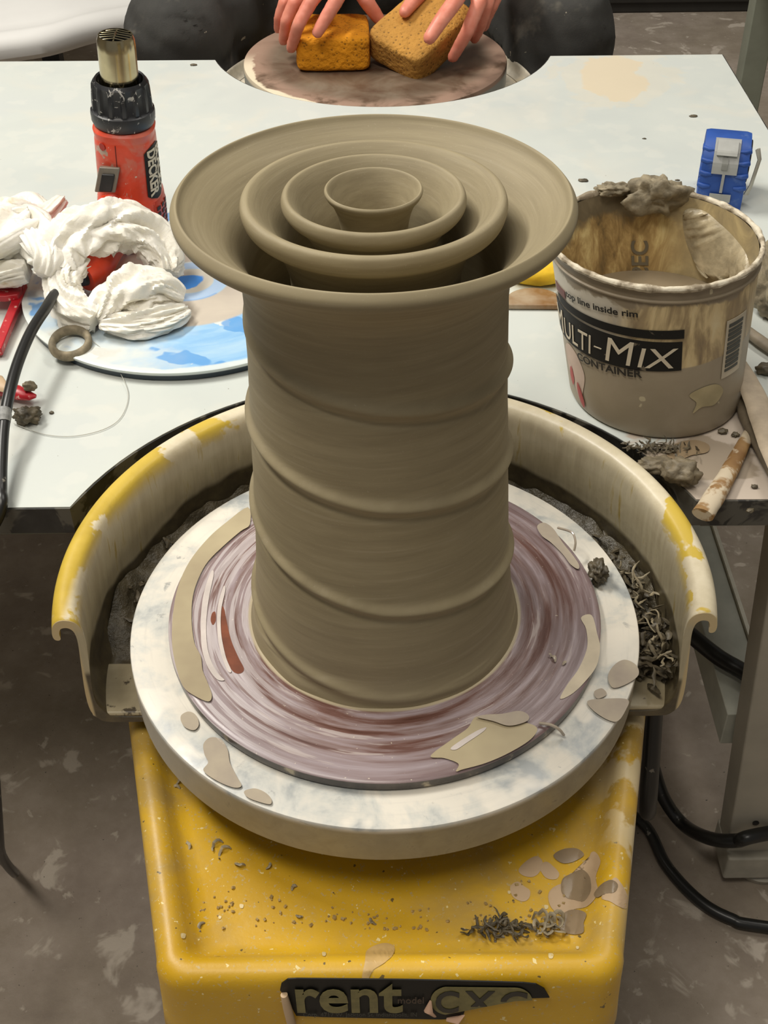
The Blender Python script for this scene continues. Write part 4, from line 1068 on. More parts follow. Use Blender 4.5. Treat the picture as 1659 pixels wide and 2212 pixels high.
# ------------------------------------------------------------------ crumpled plastic bag
b = NB('thin_white_plastic', 0.4, spec=0.5)
n = b.noise(35, 5, 0.6); c = b.ramp(n, [(0.3, 'e9e4d6'), (0.7, 'f4f1e8')]); c = b.mix(b.mask(b.noise(22, 4, .6, off=(3, 5, 1)), .62, .74), c, 'cdbb93')
b.color(c); b.b.inputs['Transmission Weight'].default_value = 0.0
b.b.inputs['Subsurface Weight'].default_value = 0.25; b.b.inputs['Subsurface Radius'].default_value = (.01, .01, .008); b.b.inputs['Subsurface Scale'].default_value = 0.5
b.bump(b.noise(120, 4, .6, dist=1.0), .35, .002)
BAGM = b.m
_dr = random.Random(5)
DIRS = [(Vector((_dr.gauss(0, 1), _dr.gauss(0, 1), _dr.gauss(0, 1))).normalized(), .55 * 1.33 ** k_) for k_ in range(6)]
def crumple(mb, path, rad, n=72, seed=0, flat=.8, amp=.85, step=16):
    pts = spline(path, step); L = len(pts)
    rads = [interp([(i / (len(rad) - 1), r_) for i, r_ in enumerate(rad)], k / (L - 1)) for k in range(L)]
    up = Vector((0, 0, 1)); rows = []; N = None
    for i, p in enumerate(pts):
        t = (pts[min(i + 1, L - 1)] - pts[max(i - 1, 0)]).normalized()
        if N is None: N = t.cross(up)
        N = (N - t * N.dot(t)).normalized(); B = t.cross(N); row = []
        for j in range(n):
            a = 2 * PI * j / n; aq = a + i * .015
            q_ = Vector((math.cos(aq) * 2.0, math.sin(aq) * 2.0, i * .040)) + Vector((seed * 5, 0, seed))
            w_ = q_ + Vector((noise.noise(q_ * .7), noise.noise(q_ * .7 + Vector((9, 0, 0))), noise.noise(q_ * .7 + Vector((0, 9, 0))))) * 1.2
            rd = 0; am = .5
            for dr, fq_ in DIRS:
                t_ = (w_.dot(dr) * fq_) % 1.0; rd += abs(t_ * 2 - 1) * am; am *= .82
            k = 1 + amp * (rd / 1.25 - .60) + .3 * amp * noise.noise(q_ * .6)
            d_ = N * math.cos(a) + B * math.sin(a) * flat
            row.append(p + d_ * rads[i] * k)
        rows.append(row)
    mb.grid(rows, True, True, True)
m = MB()
zt_ = .05
# ring lying over the gun handle
crumple(m, [U(128, 590, z=.085), U(140, 540, z=.098), U(190, 500, z=.108), U(255, 488, z=.106), U(320, 515, z=.092), U(358, 560, z=.078), U(360, 590, z=.070)], [.016, .019, .020, .020, .019, .015, .008], seed=1)
crumple(m, [U(175, 560, z=.090), U(140, 600, z=.084), U(138, 640, z=.074), U(165, 675, z=.066), U(205, 695, z=.062)], [.010, .0125, .013, .013, .009], seed=2)
crumple(m, [U(205, 690, z=.061), U(245, 655, z=.068), U(295, 635, z=.072), U(345, 630, z=.070), U(392, 650, z=.060)], [.008, .018, .022, .019, .009], seed=3)
crumple(m, [U(225, 695, z=.059), U(290, 700, z=.060), U(350, 690, z=.060), U(402, 672, z=.057)], [.008, .012, .012, .006], seed=7)
crumple(m, [U(235, 700, z=.057), U(300, 715, z=.0555), U(350, 702, z=.055), U(400, 680, z=.055)], [.004, .006, .006, .003], seed=8, flat=.6)
crumple(m, [U(150, 505, z=.103), U(210, 478, z=.112), U(270, 480, z=.105), U(330, 500, z=.096)], [.005, .010, .011, .005], seed=11)
m.build('bag_tmp', BAGM)
bag1 = bpy.data.objects['bag_tmp']; bag1.name = 'plastic_bag'
m2 = MB()
crumple(m2, [U(-30, 560, z=.075), U(20, 520, z=.095), U(70, 500, z=.095), U(110, 560, z=.095), U(100, 600, z=.085)], [.020, .024, .021, .016, .009], seed=4)
crumple(m2, [U(-20, 490, z=.10), U(30, 465, z=.105), U(90, 470, z=.095), U(135, 432, z=.095)], [.014, .014, .010, .005], seed=5)
crumple(m2, [U(20, 440, z=.09), U(55, 445, z=.09), U(80, 475, z=.09)], [.005, .012, .014], seed=9)
crumple(m2, [U(-30, 600, z=.065), U(20, 590, z=.075), U(60, 585, z=.078)], [.014, .013, .009], seed=6)
for vv in m2.v: pass
me1 = bag1.data; mm = m2.mesh(); bm = bmesh.new(); bm.from_mesh(me1); bm.from_mesh(mm); bm.to_mesh(me1); bm.free()
for p in me1.polygons: p.use_smooth = True
tag(bag1, 'crumpled translucent white plastic bag heaped over the heat gun handle', 'plastic bag')

# ------------------------------------------------------------------ small things at the left
WC = thing('wire_cutter', 'clay-coated ring with a thin wire loop beside the blue bat', 'wire cutter', tuple(U(150, 770, z=TZ + .0005)))
c0 = U(152, 741, z=.053); m = MB(); rows = []
for k in range(41):
    pass
ring = []
for k in range(48):
    a = 2 * PI * k / 48; ring.append(c0 + Vector((math.cos(a) * .0155, math.sin(a) * .0155, .0035 * math.sin(a))))
rows = []
for k in range(48):
    p = ring[k]; rad = (p - c0).normalized(); up = Vector((0, 0, 1))
    rows.append([p + rad * (.0032 + .0004 * noise.noise(p * 300)) * math.cos(2 * PI * j / 12) + up * .0042 * math.sin(2 * PI * j / 12) for j in range(12)])
rows.append(rows[0]); m.grid(rows, True); m.build('ring_handle', DRYCLAY, WC)
wire = simple('nylon_wire', 'b9b8ae', .3)
m = MB(); m.tube(spline([U(198, 735, z=.052), U(232, 765, z=.048), U(262, 810, z=.044), U(277, 855, z=.0415), U(262, 900, z=.0412), U(225, 927, z=.0412), U(160, 942, z=.0412), U(95, 938, z=.0412), U(30, 915, z=.0412)], 10), .0003, 6); m.build('wire', wire, WC)
tag(rock('clay_clod', U(63, 912, z=TZ), .0085, SHAVE, (1.2, .8, .75), .5, 2.2, 3), 'dark clay clod near the left cord on the table', 'clay clod')
tag(rock('clay_clod', U(112, 893, z=TZ), .0018, SHAVE, (1, 1, .6), .3, 2.2, 4, sub=2), 'tiny clay crumb right of the dark clod', 'clay clod')
REDT = NB('worn_red_plastic', .35); REDT.color(REDT.mix(REDT.mask(REDT.noise(120, 4, .6), .62, .66), REDT.ramp(REDT.noise(60, 3), [(.3, '9c1420'), (.7, 'b81c28')]), 'd8a89e')); REDT = REDT.m
RT1 = thing('red_tool', 'dark red plastic tool with a slanting bar under the white bag', 'tool', tuple(U(20, 700, z=TZ + .0005)))
m = MB(); a_, b_ = U(50, 620, z=.050), U(-6, 760, z=.047); d1 = (b_ - a_).normalized(); sd = d1.cross(Vector((0, 0, 1))) * .0042
rows = [[p + sd + Vector((0, 0, .0035)), p - sd + Vector((0, 0, .0035)), p - sd - Vector((0, 0, .004)), p + sd - Vector((0, 0, .004))] for p in (a_, b_)]
m.grid(rows, True, True, True); m.build('bar', REDT, RT1, smooth=False, bevel=.001)
m = MB(); rows = []
for x_, y0_, y1_ in ((-25, 590, 640), (10, 588, 640), (38, 590, 636), (46, 596, 625)):
    p, q_ = U(x_, y0_, z=.058), U(x_, y1_, z=.058); rows.append([p, q_, q_ - Vector((0, 0, .006)), p - Vector((0, 0, .006))])
m.grid(rows, True, True, True); m.build('jaw', REDT, RT1, smooth=False, bevel=.001)
RT2 = thing('red_clip', 'bright red and white plastic clip end beside the black cord', 'clip', tuple(U(40, 860, z=TZ + .0005)))
m = MB(); rows = []
for x_, y_, hw, hz in ((-20, 838, .006, .004), (10, 842, .007, .005), (40, 848, .008, .005), (65, 855, .005, .003), (78, 856, .002, .001)):
    p = U(x_, y_, z=.0475); rows.append([p + Vector((0, hw * math.cos(2 * PI * j / 12), hz * math.sin(2 * PI * j / 12))) for j in range(12)])
m.grid(rows, True, True, True); m.build('clip_arm', REDT, RT2)
m = MB(); rows = []
for x_, y_, hw in ((-25, 820, .009), (0, 828, .010), (18, 842, .004)):
    p = U(x_, y_, z=.055); rows.append([p + Vector((0, hw * math.cos(2 * PI * j / 12), .003 * math.sin(2 * PI * j / 12))) for j in range(12)])
m.grid(rows, True, True, True); m.build('clip_pad', SLIPP, RT2)
tag(rock('clay_clod', U(66, 843, z=.050), .005, DRYCLAY, (1, .8, .8), .4, 2, 12), 'grey clay crumb sitting on the tip of the red clip', 'clay clod')

# ------------------------------------------------------------------ tape measure
BLU = NB('dusty_blue_rubber', .55); BLU.color(BLU.mix(BLU.math('MULTIPLY', BLU.mask(BLU.noise(40, 5, .6), .55, .72), .5), BLU.ramp(BLU.noise(30, 3), [(.3, '17408a'), (.7, '2552a4')]), '6f86ad')); BLU = BLU.m
GRY = simple('grey_plastic', '9b9c9a', .4, var=.06)
ta = math.radians(-14)
TO = Vector((.3535, .568, TZ + .0005)); TM = thing('tape_measure', 'blue and grey tape measure standing on its edge at the table right', 'tape measure', tuple(TO))
tx = Vector((math.cos(ta), math.sin(ta), 0)); ty = Vector((-math.sin(ta), math.cos(ta), 0))
def TP(x, y, z): return TO + tx * x + ty * y + Vector((0, 0, z))
# side outline in (depth y, height z); width along x
outl = [(-.030, .0), (.030, .0), (.034, .006), (.035, .030), (.033, .046), (.024, .060), (.010, .067), (-.008, .067), (-.020, .062), (-.028, .052), (-.031, .040), (-.033, .020), (-.033, .004)]
ol = spline([(a, b, 0) for a, b in outl], 5, True); rows = []
for x, s in ((-.0205, .86), (-.0225, .95), (-.0225, .97), (-.018, 1.0), (.018, 1.0), (.0225, .97), (.0225, .95), (.0205, .86)):
    rows.append([TP(x, p.x * s, .034 + (p.y - .034) * s) for p in ol])
m = MB(); m.grid(rows, True, True, True); m.build('case', BLU, TM)
def frontpt(t):   # t 0 bottom .. 1 top along the viewer side
    tab_y = [(0, -.0333), (.2, -.0338), (.45, -.0325), (.6, -.0300), (.75, -.0235), (.88, -.013), (1, -.003)]
    tab_z = [(0, .006), (.2, .018), (.45, .036), (.6, .048), (.75, .0585), (.88, .0655), (1, .0675)]
    return interp(tab_y, t), interp(tab_z, t)
def strip(x0, x1, t0, t1, lift, n=10):
    rows = []
    for k in range(n + 1):
        y, z = frontpt(t0 + (t1 - t0) * k / n); rows.append([TP(x0, y - lift, z + lift * .5), TP(x1, y - lift, z + lift * .5)])
    m = MB(); m.grid(rows, False)
    for v in list(m.v): pass
    return m
def stripo(name, x0, x1, t0, t1, lift, mat, th=.0015, par=None):
    o_ = strip(x0, x1, t0, t1, lift).build(name, mat, par or TM, smooth=False); s_ = o_.modifiers.new('s', 'SOLIDIFY'); s_.thickness = th; s_.offset = 0; return o_
GHO = stripo('grey_housing', -.0125, .0125, .48, .92, .0012, GRY)
stripo('lock_button', -.0100, .0100, .70, .88, .0032, simple('light_grey_plastic', 'a9aaa6', .4), .003, GHO)
stripo('blade_slot', -.0035, .0025, .53, .68, .0022, simple('slot_grey', '7f807c', .4), .001, GHO)
stripo('seam_strip', -.0014, .0014, .22, .50, .0014, GRY, .001)
stripo('grey_label', -.0105, .0105, .06, .20, .0014, simple('label_grey', 'a3a4a0', .5), .0008)
for t in (.30, .47, .62, .76):
    y, z = frontpt(t)
    for sx in (-1, 1):
        m = MB(); a0_ = .0228 if t < .35 else .0228
        m.tube([TP(sx * .0115, y + .0005, z), TP(sx * .018, y + .0003, z), TP(sx * .0218, y + .002, z), TP(sx * .0222, y + .012, z)], [.0014, .0024, .0028, .002], 10)
        m.build('grip_rib', BLU, TM)
m = MB(); m.tube([TP(.030, -.004, .056), TP(.0335, -.006, .046), TP(.030, -.010, .020), TP(.0268, -.011, .010)], [.0040, .0035, .0035, .005], 10, True, .4)
m.build('belt_clip', simple('pale_metal_clip', 'c9c7bb', .3, .3), TM)
m = MB(); m.tube([TP(.0215, .002, .040), TP(.0245, .002, .040)], [.022, .021], 28); m.build('side_disc', BLACK, TM)

# ------------------------------------------------------------------ things right of the bucket
b = NB('rough_clay_lump', .6); n = b.noise(60, 5, .6); b.color(b.ramp(n, [(.3, '6e6350'), (.7, '93886f')])); b.bump(n, .8, .003); LUMP = b.m
tag(rock('clay_lump', (.355, .335, TZ), .034, LUMP, (.75, 1.0, .9), .32, 1.8, 21, sub=5), 'large broken lump of clay right of the bucket', 'clay lump')
tag(rock('clay_lump', (.352, .292, TZ), .013, LUMP, (1, .9, .8), .35, 2.0, 22), 'small piece of clay at the foot of the large lump', 'clay lump')
WD = NB('slip_caked_wood', .6); WD.color(WD.mix(WD.mask(WD.noise(50, 4, .6, dist=.4), .44, .54), WD.ramp(WD.noise(40, 3), [(.3, '7b5a34'), (.7, '9c7c50')]), 'c0b29a')); WD.bump(WD.noise(90, 4), .4, .001); WD = WD.m
WD2 = simple('grey_caked_wood', '8f8370', .6, var=.2, scale=60, bump=.4)
WD3 = simple('pale_caked_wood', 'b3a48f', .55, var=.15, scale=60, bump=.4)
WD4 = simple('dark_caked_wood', '6f6453', .6, var=.2, scale=60, bump=.4)
def stick(name, px, rad, mat, label, cat, flat=.6):
    m = MB(); P3 = spline([U(x, y, z=z) for x, y, z in px], 6); k = len(P3)
    m.tube(P3, [interp([(i / (len(rad) - 1), r_) for i, r_ in enumerate(rad)], j / (k - 1)) * (1 + .06 * noise.noise(P3[j] * 90)) for j in range(k)], 16, True, flat)
    return tag(m.build(name, mat), label, cat)
stick('wooden_stick', ((1518, 1112, .0465), (1545, 1070, .0462), (1580, 1010, .046), (1618, 935, .045)), [.0082, .0078, .0066, .0042], WD, 'slip-caked wooden stick at the table edge pointing towards the bucket', 'wooden tool', .62)
stick('wooden_tool', ((1602, 835, .0465), (1612, 890, .0465), (1640, 955, .0465), (1690, 1050, .0465)), [.004, .0068, .0065, .006], WD4, 'dark slip-covered wooden tool lying under the pale knife', 'wooden tool', .7)
stick('wooden_knife', ((1592, 770, .060), (1612, 815, .060), (1640, 880, .059), (1672, 965, .058), (1700, 1040, .057)), [.0045, .0085, .0105, .0115, .010], WD3, 'pale wide wooden knife crossing over a dark tool right of the bucket', 'wooden tool', .35)
stick('wooden_tool', ((1590, 700, .047), (1615, 716, .047), (1645, 738, .047), (1700, 775, .047)), [.0038, .0052, .0055, .005], WD2, 'grey caked wooden tool poking out behind the bucket', 'wooden tool', .8)
lab = ['clay crumb between the bucket base and the dark tool', 'clay crumb in front of the bucket right of the grey patch', 'second clay crumb near the thin end of the stick', 'shaggy clay crumb at the right picture edge beside the knife', 'clay crumb beside the dark tool at the right edge', 'flat clay crumb in front of the stick near the right edge', 'clay crumb on the table edge at the far right']
for k, (px, py, r_) in enumerate(((1588, 815, .0032), (1560, 935, .003), (1588, 942, .0024), (1655, 805, .007), (1652, 982, .004), (1629, 1054, .002), (1620, 1106, .0022))):
    tag(rock('clay_clod', U(px, py, z=TZ), r_, SHAVE, (1.2, .9, .6), .5, 2.3, 30 + k, sub=3), lab[k], 'clay clod', 'clay crumbs at the right of the table')
tag(rock('clay_clod', U(1468, 1042, z=TZ),   .0125, MIDC, (1.0, .85, .75), .4, 1.9, 41), 'rounded clay clod between the splash pan rim and the stick', 'clay clod')
tag(rock('clay_clod', U(1420, 1015, z=TZ),   .010, MIDC, (1.4, .8, .5), .5, 1.9, 42), 'flat clay clod in front of the bucket beside the rounded clod', 'clay clod')
puddle_o = puddle('slip_splash', [(1440, 985), (1460, 960), (1500, 952), (1530, 962), (1528, 978), (1495, 985), (1465, 995)], TZ + .0002, DSL, h=.0008); tag(puddle_o, 'grey patch of slip on the table in front of the bucket', 'slip splash', kind='stuff')
m = MB()
for k in range(70):
    px = q.gauss(1420, 42); py = 968 + q.gauss(0, 7) + (px - 1420) * .02
    if px < 1330: py = 900 + (px - 1240) * .6 + q.gauss(0, 3)
    shred(m, U(px, py, z=TZ + q.uniform(.001, .004)), q.uniform(.004, .014), q.uniform(.0006, .0013), k + 700)
tag(m.build('clay_trimmings', SHAVE), 'dark clay trimmings on the table in front of the bucket', 'clay trimmings', kind='stuff')

# yellow sponge with a brown wooden rib, behind the vessel
YS = simple('bright_yellow_sponge', 'ecc22c', .8, var=.1, scale=60, bump=.3)
tag(rock('yellow_sponge', (.148, .406, TZ + .0003), .034, YS, (1.05, .75, .42), .12, 1.3, 2), 'bright yellow sponge between the vessel and the bucket', 'sponge')
m = MB(); cc = (.139, .352); rows = []
pts = [(cc[0] + .026 * math.cos(a), cc[1] + .024 * math.sin(a)) for a in [math.radians(-20 + 215 * k / 24) for k in range(25)]]
k = len(pts); m.add([(x, y, TZ + .0006) for x, y in pts] + [(x, y, TZ + .006) for x, y in pts], [list(range(k))[::-1], [i + k for i in range(k)]] + [[i, (i + 1) % k, (i + 1) % k + k, i + k] for i in range(k)])
RIB = NB('wet_brown_wood', .3); RIB.color(RIB.ramp(RIB.noise(30, 4, .5), [(.35, 'a8957c'), (.55, '86633c'), (.7, 'b09a7c')])); tag(m.build('wooden_rib', RIB.m, smooth=False, bevel=.0015), 'brown half-round wooden rib in front of the yellow sponge', 'wooden rib')
lab = ['dark speck of clay on the far right of the table top', 'oval clay speck left of the bucket rim', 'clay speck beside the tape measure', 'clay speck at the far left table corner', 'speck of clay in the middle right of the table']
for k, (px, py, r_) in enumerate(((1497, 252, .0035), (1260, 391, .004), (1463, 390, .002), (418, 141, .0035), (1392, 300, .0018))):
    tag(rock('clay_speck', U(px, py, z=TZ), r_, SHAVE, (1.3, .8, .35), .4, 2, 60 + k, sub=2), lab[k], 'clay scrap', 'clay specks on the far table')

# ------------------------------------------------------------------ second wheel, facing
W2 = thing('potters_wheel', 'second pottery wheel across the table with a grey-brown clay-smeared head', 'pottery wheel', (0, 1.035, -0.52))
c2 = (-.004, 1.035); Z2 = .02
b = NB('clay_smeared_wheel', .35)
b.tc_o = None
v, r, o = b.polar(1.0, 50)
n = b.noise(16, 5, .6, dist=.5); st = b.noise(1.0, 4, .6, v=v)
c = b.ramp(n, [(.32, '553f31'), (.5, '6c5c4c'), (.7, '7e7262')]); c = b.mix(b.math('MULTIPLY', b.mask(st, .55, .7), .4), c, '7f6a5a')
c = b.mix(b.math('MULTIPLY', b.mask(r, .135, .165), b.mask(n, .4, .55)), c, '9a7f6e')
edge = b.mask(b.math('ADD', r, b.math('MULTIPLY', n, .05)), .196, .200)
c = b.mix(b.math('MULTIPLY', edge, b.math('MULTIPLY', b.mask(o[0], .02, -.06), b.mask(o[1], .03, -.03))), c, 'ded0b6')
c = b.mix(b.mask(o[2], .536, .531), c, '8f918b')
b.color(c); b.rough(b.ramp(n, [(.3, .25), (.7, .5)]))
m = MB(); m.lathe([(0, Z2), (.1745, Z2), (.1768, Z2 - .001), (.1775, Z2 - .003), (.1775, Z2 - .027), (.17, Z2 - .028), (0, Z2 - .028)], c2, 128); m.build('wheel_head', b.m, W2)
m = MB(); m.lathe([(0, Z2 - .09), (.03, Z2 - .09), (.03, Z2 - .0285), (0, Z2 - .0285)], c2, 32); m.build('drive_hub', BLACK, W2)
PALE = NB('pale_slip_pan', .5); PALE.color(PALE.ramp(PALE.noise(40, 5, .6), [(.35, 'b3ad9d'), (.55, 'cfc7b5'), (.7, 'ddd0b4')])); PALE = PALE.m
m = MB(); lps = []
for ins, z, rd in ((.01, -.14, .02), (0, -.13, .024), (0, -.075, .022), (.006, -.066, .018), (.014, -.064, .012), (.022, -.07, .01), (.03, -.08, .006), (.1, -.081, .004)):
    L_ = rrect(.19 - ins, .142 - ins, -.20 + ins, .242 - ins, max(rd, .004), 8, z + .02); lps.append([Vector((p.x - .004, p.y + 1.035, p.z)) for p in L_])
m.grid(lps, True, True, True); m.build('wheel_body', YELM, W2)
for sx in (-1, 1):
    for yy in (.9, 1.2):
        m = MB(); m.tube([(sx * .12, yy, -.1195), (sx * .13, yy, -.5195)], .014, 12); m.build('leg', bpy.data.materials['leg_steel'], W2)
# its splash pan halves stand low around the head
m = MB(); m.lathe(smooth_prof([(.10, -.0420), (.202, -.0420), (.2150, -.040), (.2192, -.034), (.2202, -.022), (.2185, -.0190), (.2168, -.022), (.2155, -.031), (.2080, -.0370), (.200, -.0380), (.10, -.0380)], 2), c2, 96)
tag(m.build('splash_pan', PALE), 'pale grey-green splash pan ringed around the far wheel head', 'splash pan')

# ------------------------------------------------------------------ sponges
def sponge(name, mtx, dims, base, label, seed):
    b = NB('sponge_foam_%d' % seed, .85); n = b.noise(120, 4, .6); c_ = lin(base)
    c = b.ramp(b.noise(25, 4), [(.3, tuple(x * .75 for x in c_[:3]) + (1,)), (.7, c_)]); pores = b.vor(170); c = b.mix(b.mask(pores, .30, .16), c, tuple(x * .45 for x in c_[:3]) + (1,))
    b.color(c); b.bump(n, .9, .004); b.bump(pores, .6, .002)
    bm = bmesh.new(); bmesh.ops.create_cube(bm, size=1); bmesh.ops.subdivide_edges(bm, edges=bm.edges, cuts=15, use_grid_fill=True)
    ex = .22
    for v in bm.verts:
        p = v.co * 2; mx = max(abs(p.x), abs(p.y), abs(p.z)); pw = (abs(p.x) ** 9 + abs(p.y) ** 9 + abs(p.z) ** 9) ** (1 / 9)
        p = p * (mx / pw); p = Vector((p.x * dims[0] / 2, p.y * dims[1] / 2, p.z * dims[2] / 2))
        p *= 1 + .035 * noise.noise(p * 28 + Vector((seed, 0, 0))) + .012 * noise.noise(p * 140)
        v.co = mtx @ p
    me = bpy.data.meshes.new(name); bm.to_mesh(me); bm.free()
    return tag(link(name, me, b.m), label, 'sponge')
sponge('sponge', Matrix.Translation((-.060, 1.030, .0435)) @ Euler((0, 0, .03)).to_matrix().to_4x4(), (.098, .098, .046), 'f2a012', 'bright orange sponge under the left hand on the far wheel', 3)
cR = U(910, 72, z=.058)
sponge('sponge', Matrix.Translation(cR) @ Euler((math.radians(20), math.radians(14), math.radians(-40))).to_matrix().to_4x4(), (.090, .120, .046), 'c08c3c', 'brownish tan sponge tilted in the right hand above the far wheel', 4)

# ------------------------------------------------------------------ person
SK = NB('skin', .45); SK.color(SK.ramp(SK.noise(60, 4), [(.3, 'd47c66'), (.7, 'e39580')])); SK.b.inputs['Subsurface Weight'].default_value = .15; SK.b.inputs['Subsurface Radius'].default_value = (.01, .004, .002); SK.bump(SK.noise(300, 3), .12, .001); SK = SK.m
pm_ = MB()
def chain(mb, pts, rads):
    for i in range(len(pts) - 1): capsule(mb, pts[i], pts[i + 1], rads[i], rads[i + 1], 14)
def hand(mb, fingers, thumb, wrist, elbow, knk):
    for f, rd in fingers: chain(mb, f, rd)
    chain(mb, thumb[0], thumb[1])
    for f, rd in fingers:   # metacarpals make the palm
        base = wrist.lerp(f[0], .22); chain(mb, [base, f[0]], [.0135, .0110])
    chain(mb, [wrist.lerp(thumb[0][0], .3), thumb[0][0]], [.014, .0120])
    chain(mb, [elbow, wrist.lerp(elbow, .35), wrist], [.040, .033, .0245])
    kc = sum((f[0] for f, _ in fingers), Vector()) / len(fingers)
    for t in (.35, .55, .75): ellipsoid(mb, wrist.lerp(kc, t), (.026, .026, .0125), (0, 0, 0), 16)
wL = Vector((-.085, 1.185, .165)); eL = Vector((-.235, 1.40, .17))
FL = [([U(742, -32, z=.118), U(726, 2, z=.112), U(702, 42, z=.092), U(686, 70, z=.078)], [.0108, .0098, .0090, .0080]),
      ([U(700, -34, z=.120), U(672, 2, z=.112), U(645, 52, z=.088), U(629, 104, z=.050)], [.0108, .0098, .0088, .0076]),
      ([U(665, -30, z=.116), U(636, 5, z=.104), U(618, 45, z=.082), U(612, 88, z=.050)], [.0102, .0092, .0082, .0072]),
      ([U(640, -22, z=.108), U(614, 6, z=.096), U(603, 36, z=.078), U(600, 64, z=.056)], [.0094, .0084, .0074, .0065])]
TL = ([U(768, -40, z=.105), U(790, 0, z=.088), U(815, 36, z=.066), U(822, 46, z=.060)], [.0125, .0108, .0092, .0080])
hand(pm_, FL, TL, wL, eL, None)
wR = Vector((.155, 1.215, .175)); eR = Vector((.270, 1.42, .18))
FR = [([U(1005, -36, z=.124), U(985, 0, z=.120), U(952, 45, z=.104), U(928, 82, z=.088)], [.0112, .0108, .0100, .0088]),
      ([U(1042, -36, z=.120), U(1034, 8, z=.108), U(1010, 68, z=.078), U(978, 124, z=.042)], [.0110, .0102, .0094, .0078]),
      ([U(1062, -30, z=.114), U(1050, 12, z=.100), U(1040, 50, z=.076), U(1025, 84, z=.050)], [.0104, .0098, .0086, .0072]),
      ([U(1080, -24, z=.106), U(1062, 14, z=.092), U(1052, 40, z=.072), U(1046, 60, z=.056)], [.0094, .0086, .0074, .0064])]
TR = ([U(935, -46, z=.112), U(905, -12, z=.100), U(885, 12, z=.092), U(874, 26, z=.088)], [.0125, .0112, .0096, .0085])
hand(pm_, FR, TR, wR, eR, None)
sL, sR = Vector((-.19, 1.50, .44)), Vector((.19, 1.50, .44))
chain(pm_, [sL, sL.lerp(eL, .5), eL], [.050, .045, .038]); chain(pm_, [sR, sR.lerp(eR, .5), eR], [.050, .045, .038])
chain(pm_, [(0, 1.62, .02), (0, 1.60, .18), (0, 1.53, .36), (0, 1.50, .44)], [.115, .105, .120, .10])
chain(pm_, [sL, (0, 1.52, .45), sR], [.055, .085, .055])
chain(pm_, [(0, 1.49, .47), (0, 1.45, .56)], [.060, .050])
ellipsoid(pm_, (0, 1.415, .655), (.074, .096, .118), (.45, 0, 0), 28)
chain(pm_, [(0, 1.335, .600), (0, 1.345, .570)], [.038, .034]); capsule(pm_, (0, 1.322, .665), (0, 1.305, .632), .008, .0125)      # jaw, nose
for sx in (-1, 1):
    ellipsoid(pm_, (sx * .076, 1.43, .65), (.010, .018, .030), (.45, 0, 0), 14)
    ellipsoid(pm_, (sx * .030, 1.326, .668), (.013, .008, .008), (0, 0, 0), 12)
ellipsoid(pm_, (0, 1.312, .600), (.024, .010, .006), (0, 0, 0), 12)
hips = [Vector((-.10, 1.60, -.01)), Vector((.10, 1.60, -.01))]
knees = [Vector((-.283, 1.170, .012)), Vector((.262, 1.170, .012))]
ankl = [Vector((-.262, 1.175, -.44)), Vector((.250, 1.175, -.44))]
for h_, k_, a_ in zip(hips, knees, ankl):
    chain(pm_, [h_, k_], [.080, .055]); chain(pm_, [k_, k_.lerp(a_, .35), a_], [.050, .050, .032]); chain(pm_, [a_, a_ + Vector((0, -.14, -.045))], [.030, .020])
PERSON = voxel('person', pm_.mesh(False), SK, .0038, smooth=3)
tag(PERSON, 'seated person in clay-stained black trousers pressing two sponges on the far wheel', 'person')
# trousers
TRS = NB('faded_black_denim', .85); n = TRS.noise(9, 5, .6, dist=.4)
c = TRS.ramp(n, [(.3, '2b2b29'), (.55, '3b3a37'), (.75, '56534d')]); c = TRS.mix(TRS.math('MULTIPLY', TRS.mask(TRS.noise(14, 4, .6, off=(2, 4, 1)), .60, .72), .5), c, '6f6a5f')
c = TRS.mix(TRS.mask(TRS.noise(60, 3, .6, off=(8, 4, 1)), .70, .73), c, 'a39a88'); TRS.color(c); TRS.bump(TRS.noise(500, 2), .2, .001); TRS = TRS.m
t_ = MB()
for k, (h_, k_, a_) in enumerate(zip(hips, knees, ankl)):
    s = -1 if k == 0 else 1
    chain(t_, [h_, h_.lerp(k_, .6), k_ + Vector((0, .01, 0))], [.098, .084, .078])
    chain(t_, [k_, k_.lerp(a_, .3), k_.lerp(a_, .65), a_ + Vector((0, 0, .03))], [.077, .074, .066, .060])
chain(t_, [hips[0], hips[1]], [.115, .115]); chain(t_, [(0, 1.62, .0), (0, 1.61, .12)], [.125, .118])
def fold(p):
    q_ = Vector((p.x * 7 + p.y * 5, p.y * 6 - p.z * 5, p.z * 16 + p.x * 6)); return .007 * (1 - abs(noise.noise(q_)) * 2.4) + .003 * noise.noise(q_ * 2.4)
voxel('trousers', t_.mesh(False), TRS, .006, PERSON, 6, fold)
s_ = MB()
SHRT = simple('dark_grey_cotton', '3a3d3f', .9, var=.1)
chain(s_, [(0, 1.61, .10), (0, 1.60, .18), (0, 1.53, .36), (0, 1.51, .43)], [.130, .122, .135, .112]); chain(s_, [sL, (0, 1.52, .44), sR], [.068, .095, .068])
chain(s_, [sL, sL.lerp(eL, .72)], [.066, .056]); chain(s_, [sR, sR.lerp(eR, .72)], [.066, .056])
voxel('shirt', s_.mesh(False), SHRT, .006, PERSON, 6, lambda p: fold(p) * .5)
h_ = MB(); ellipsoid(h_, (0, 1.437, .680), (.083, .098, .108), (.45, 0, 0), 24); ellipsoid(h_, (0, 1.46, .64), (.080, .075, .09), (.2, 0, 0), 24)
hm_ = h_.mesh(False)
voxel('hair', hm_, simple('brown_hair', '3b2a1c', .7, var=.3, scale=80, bump=.5), .006, PERSON, 3)
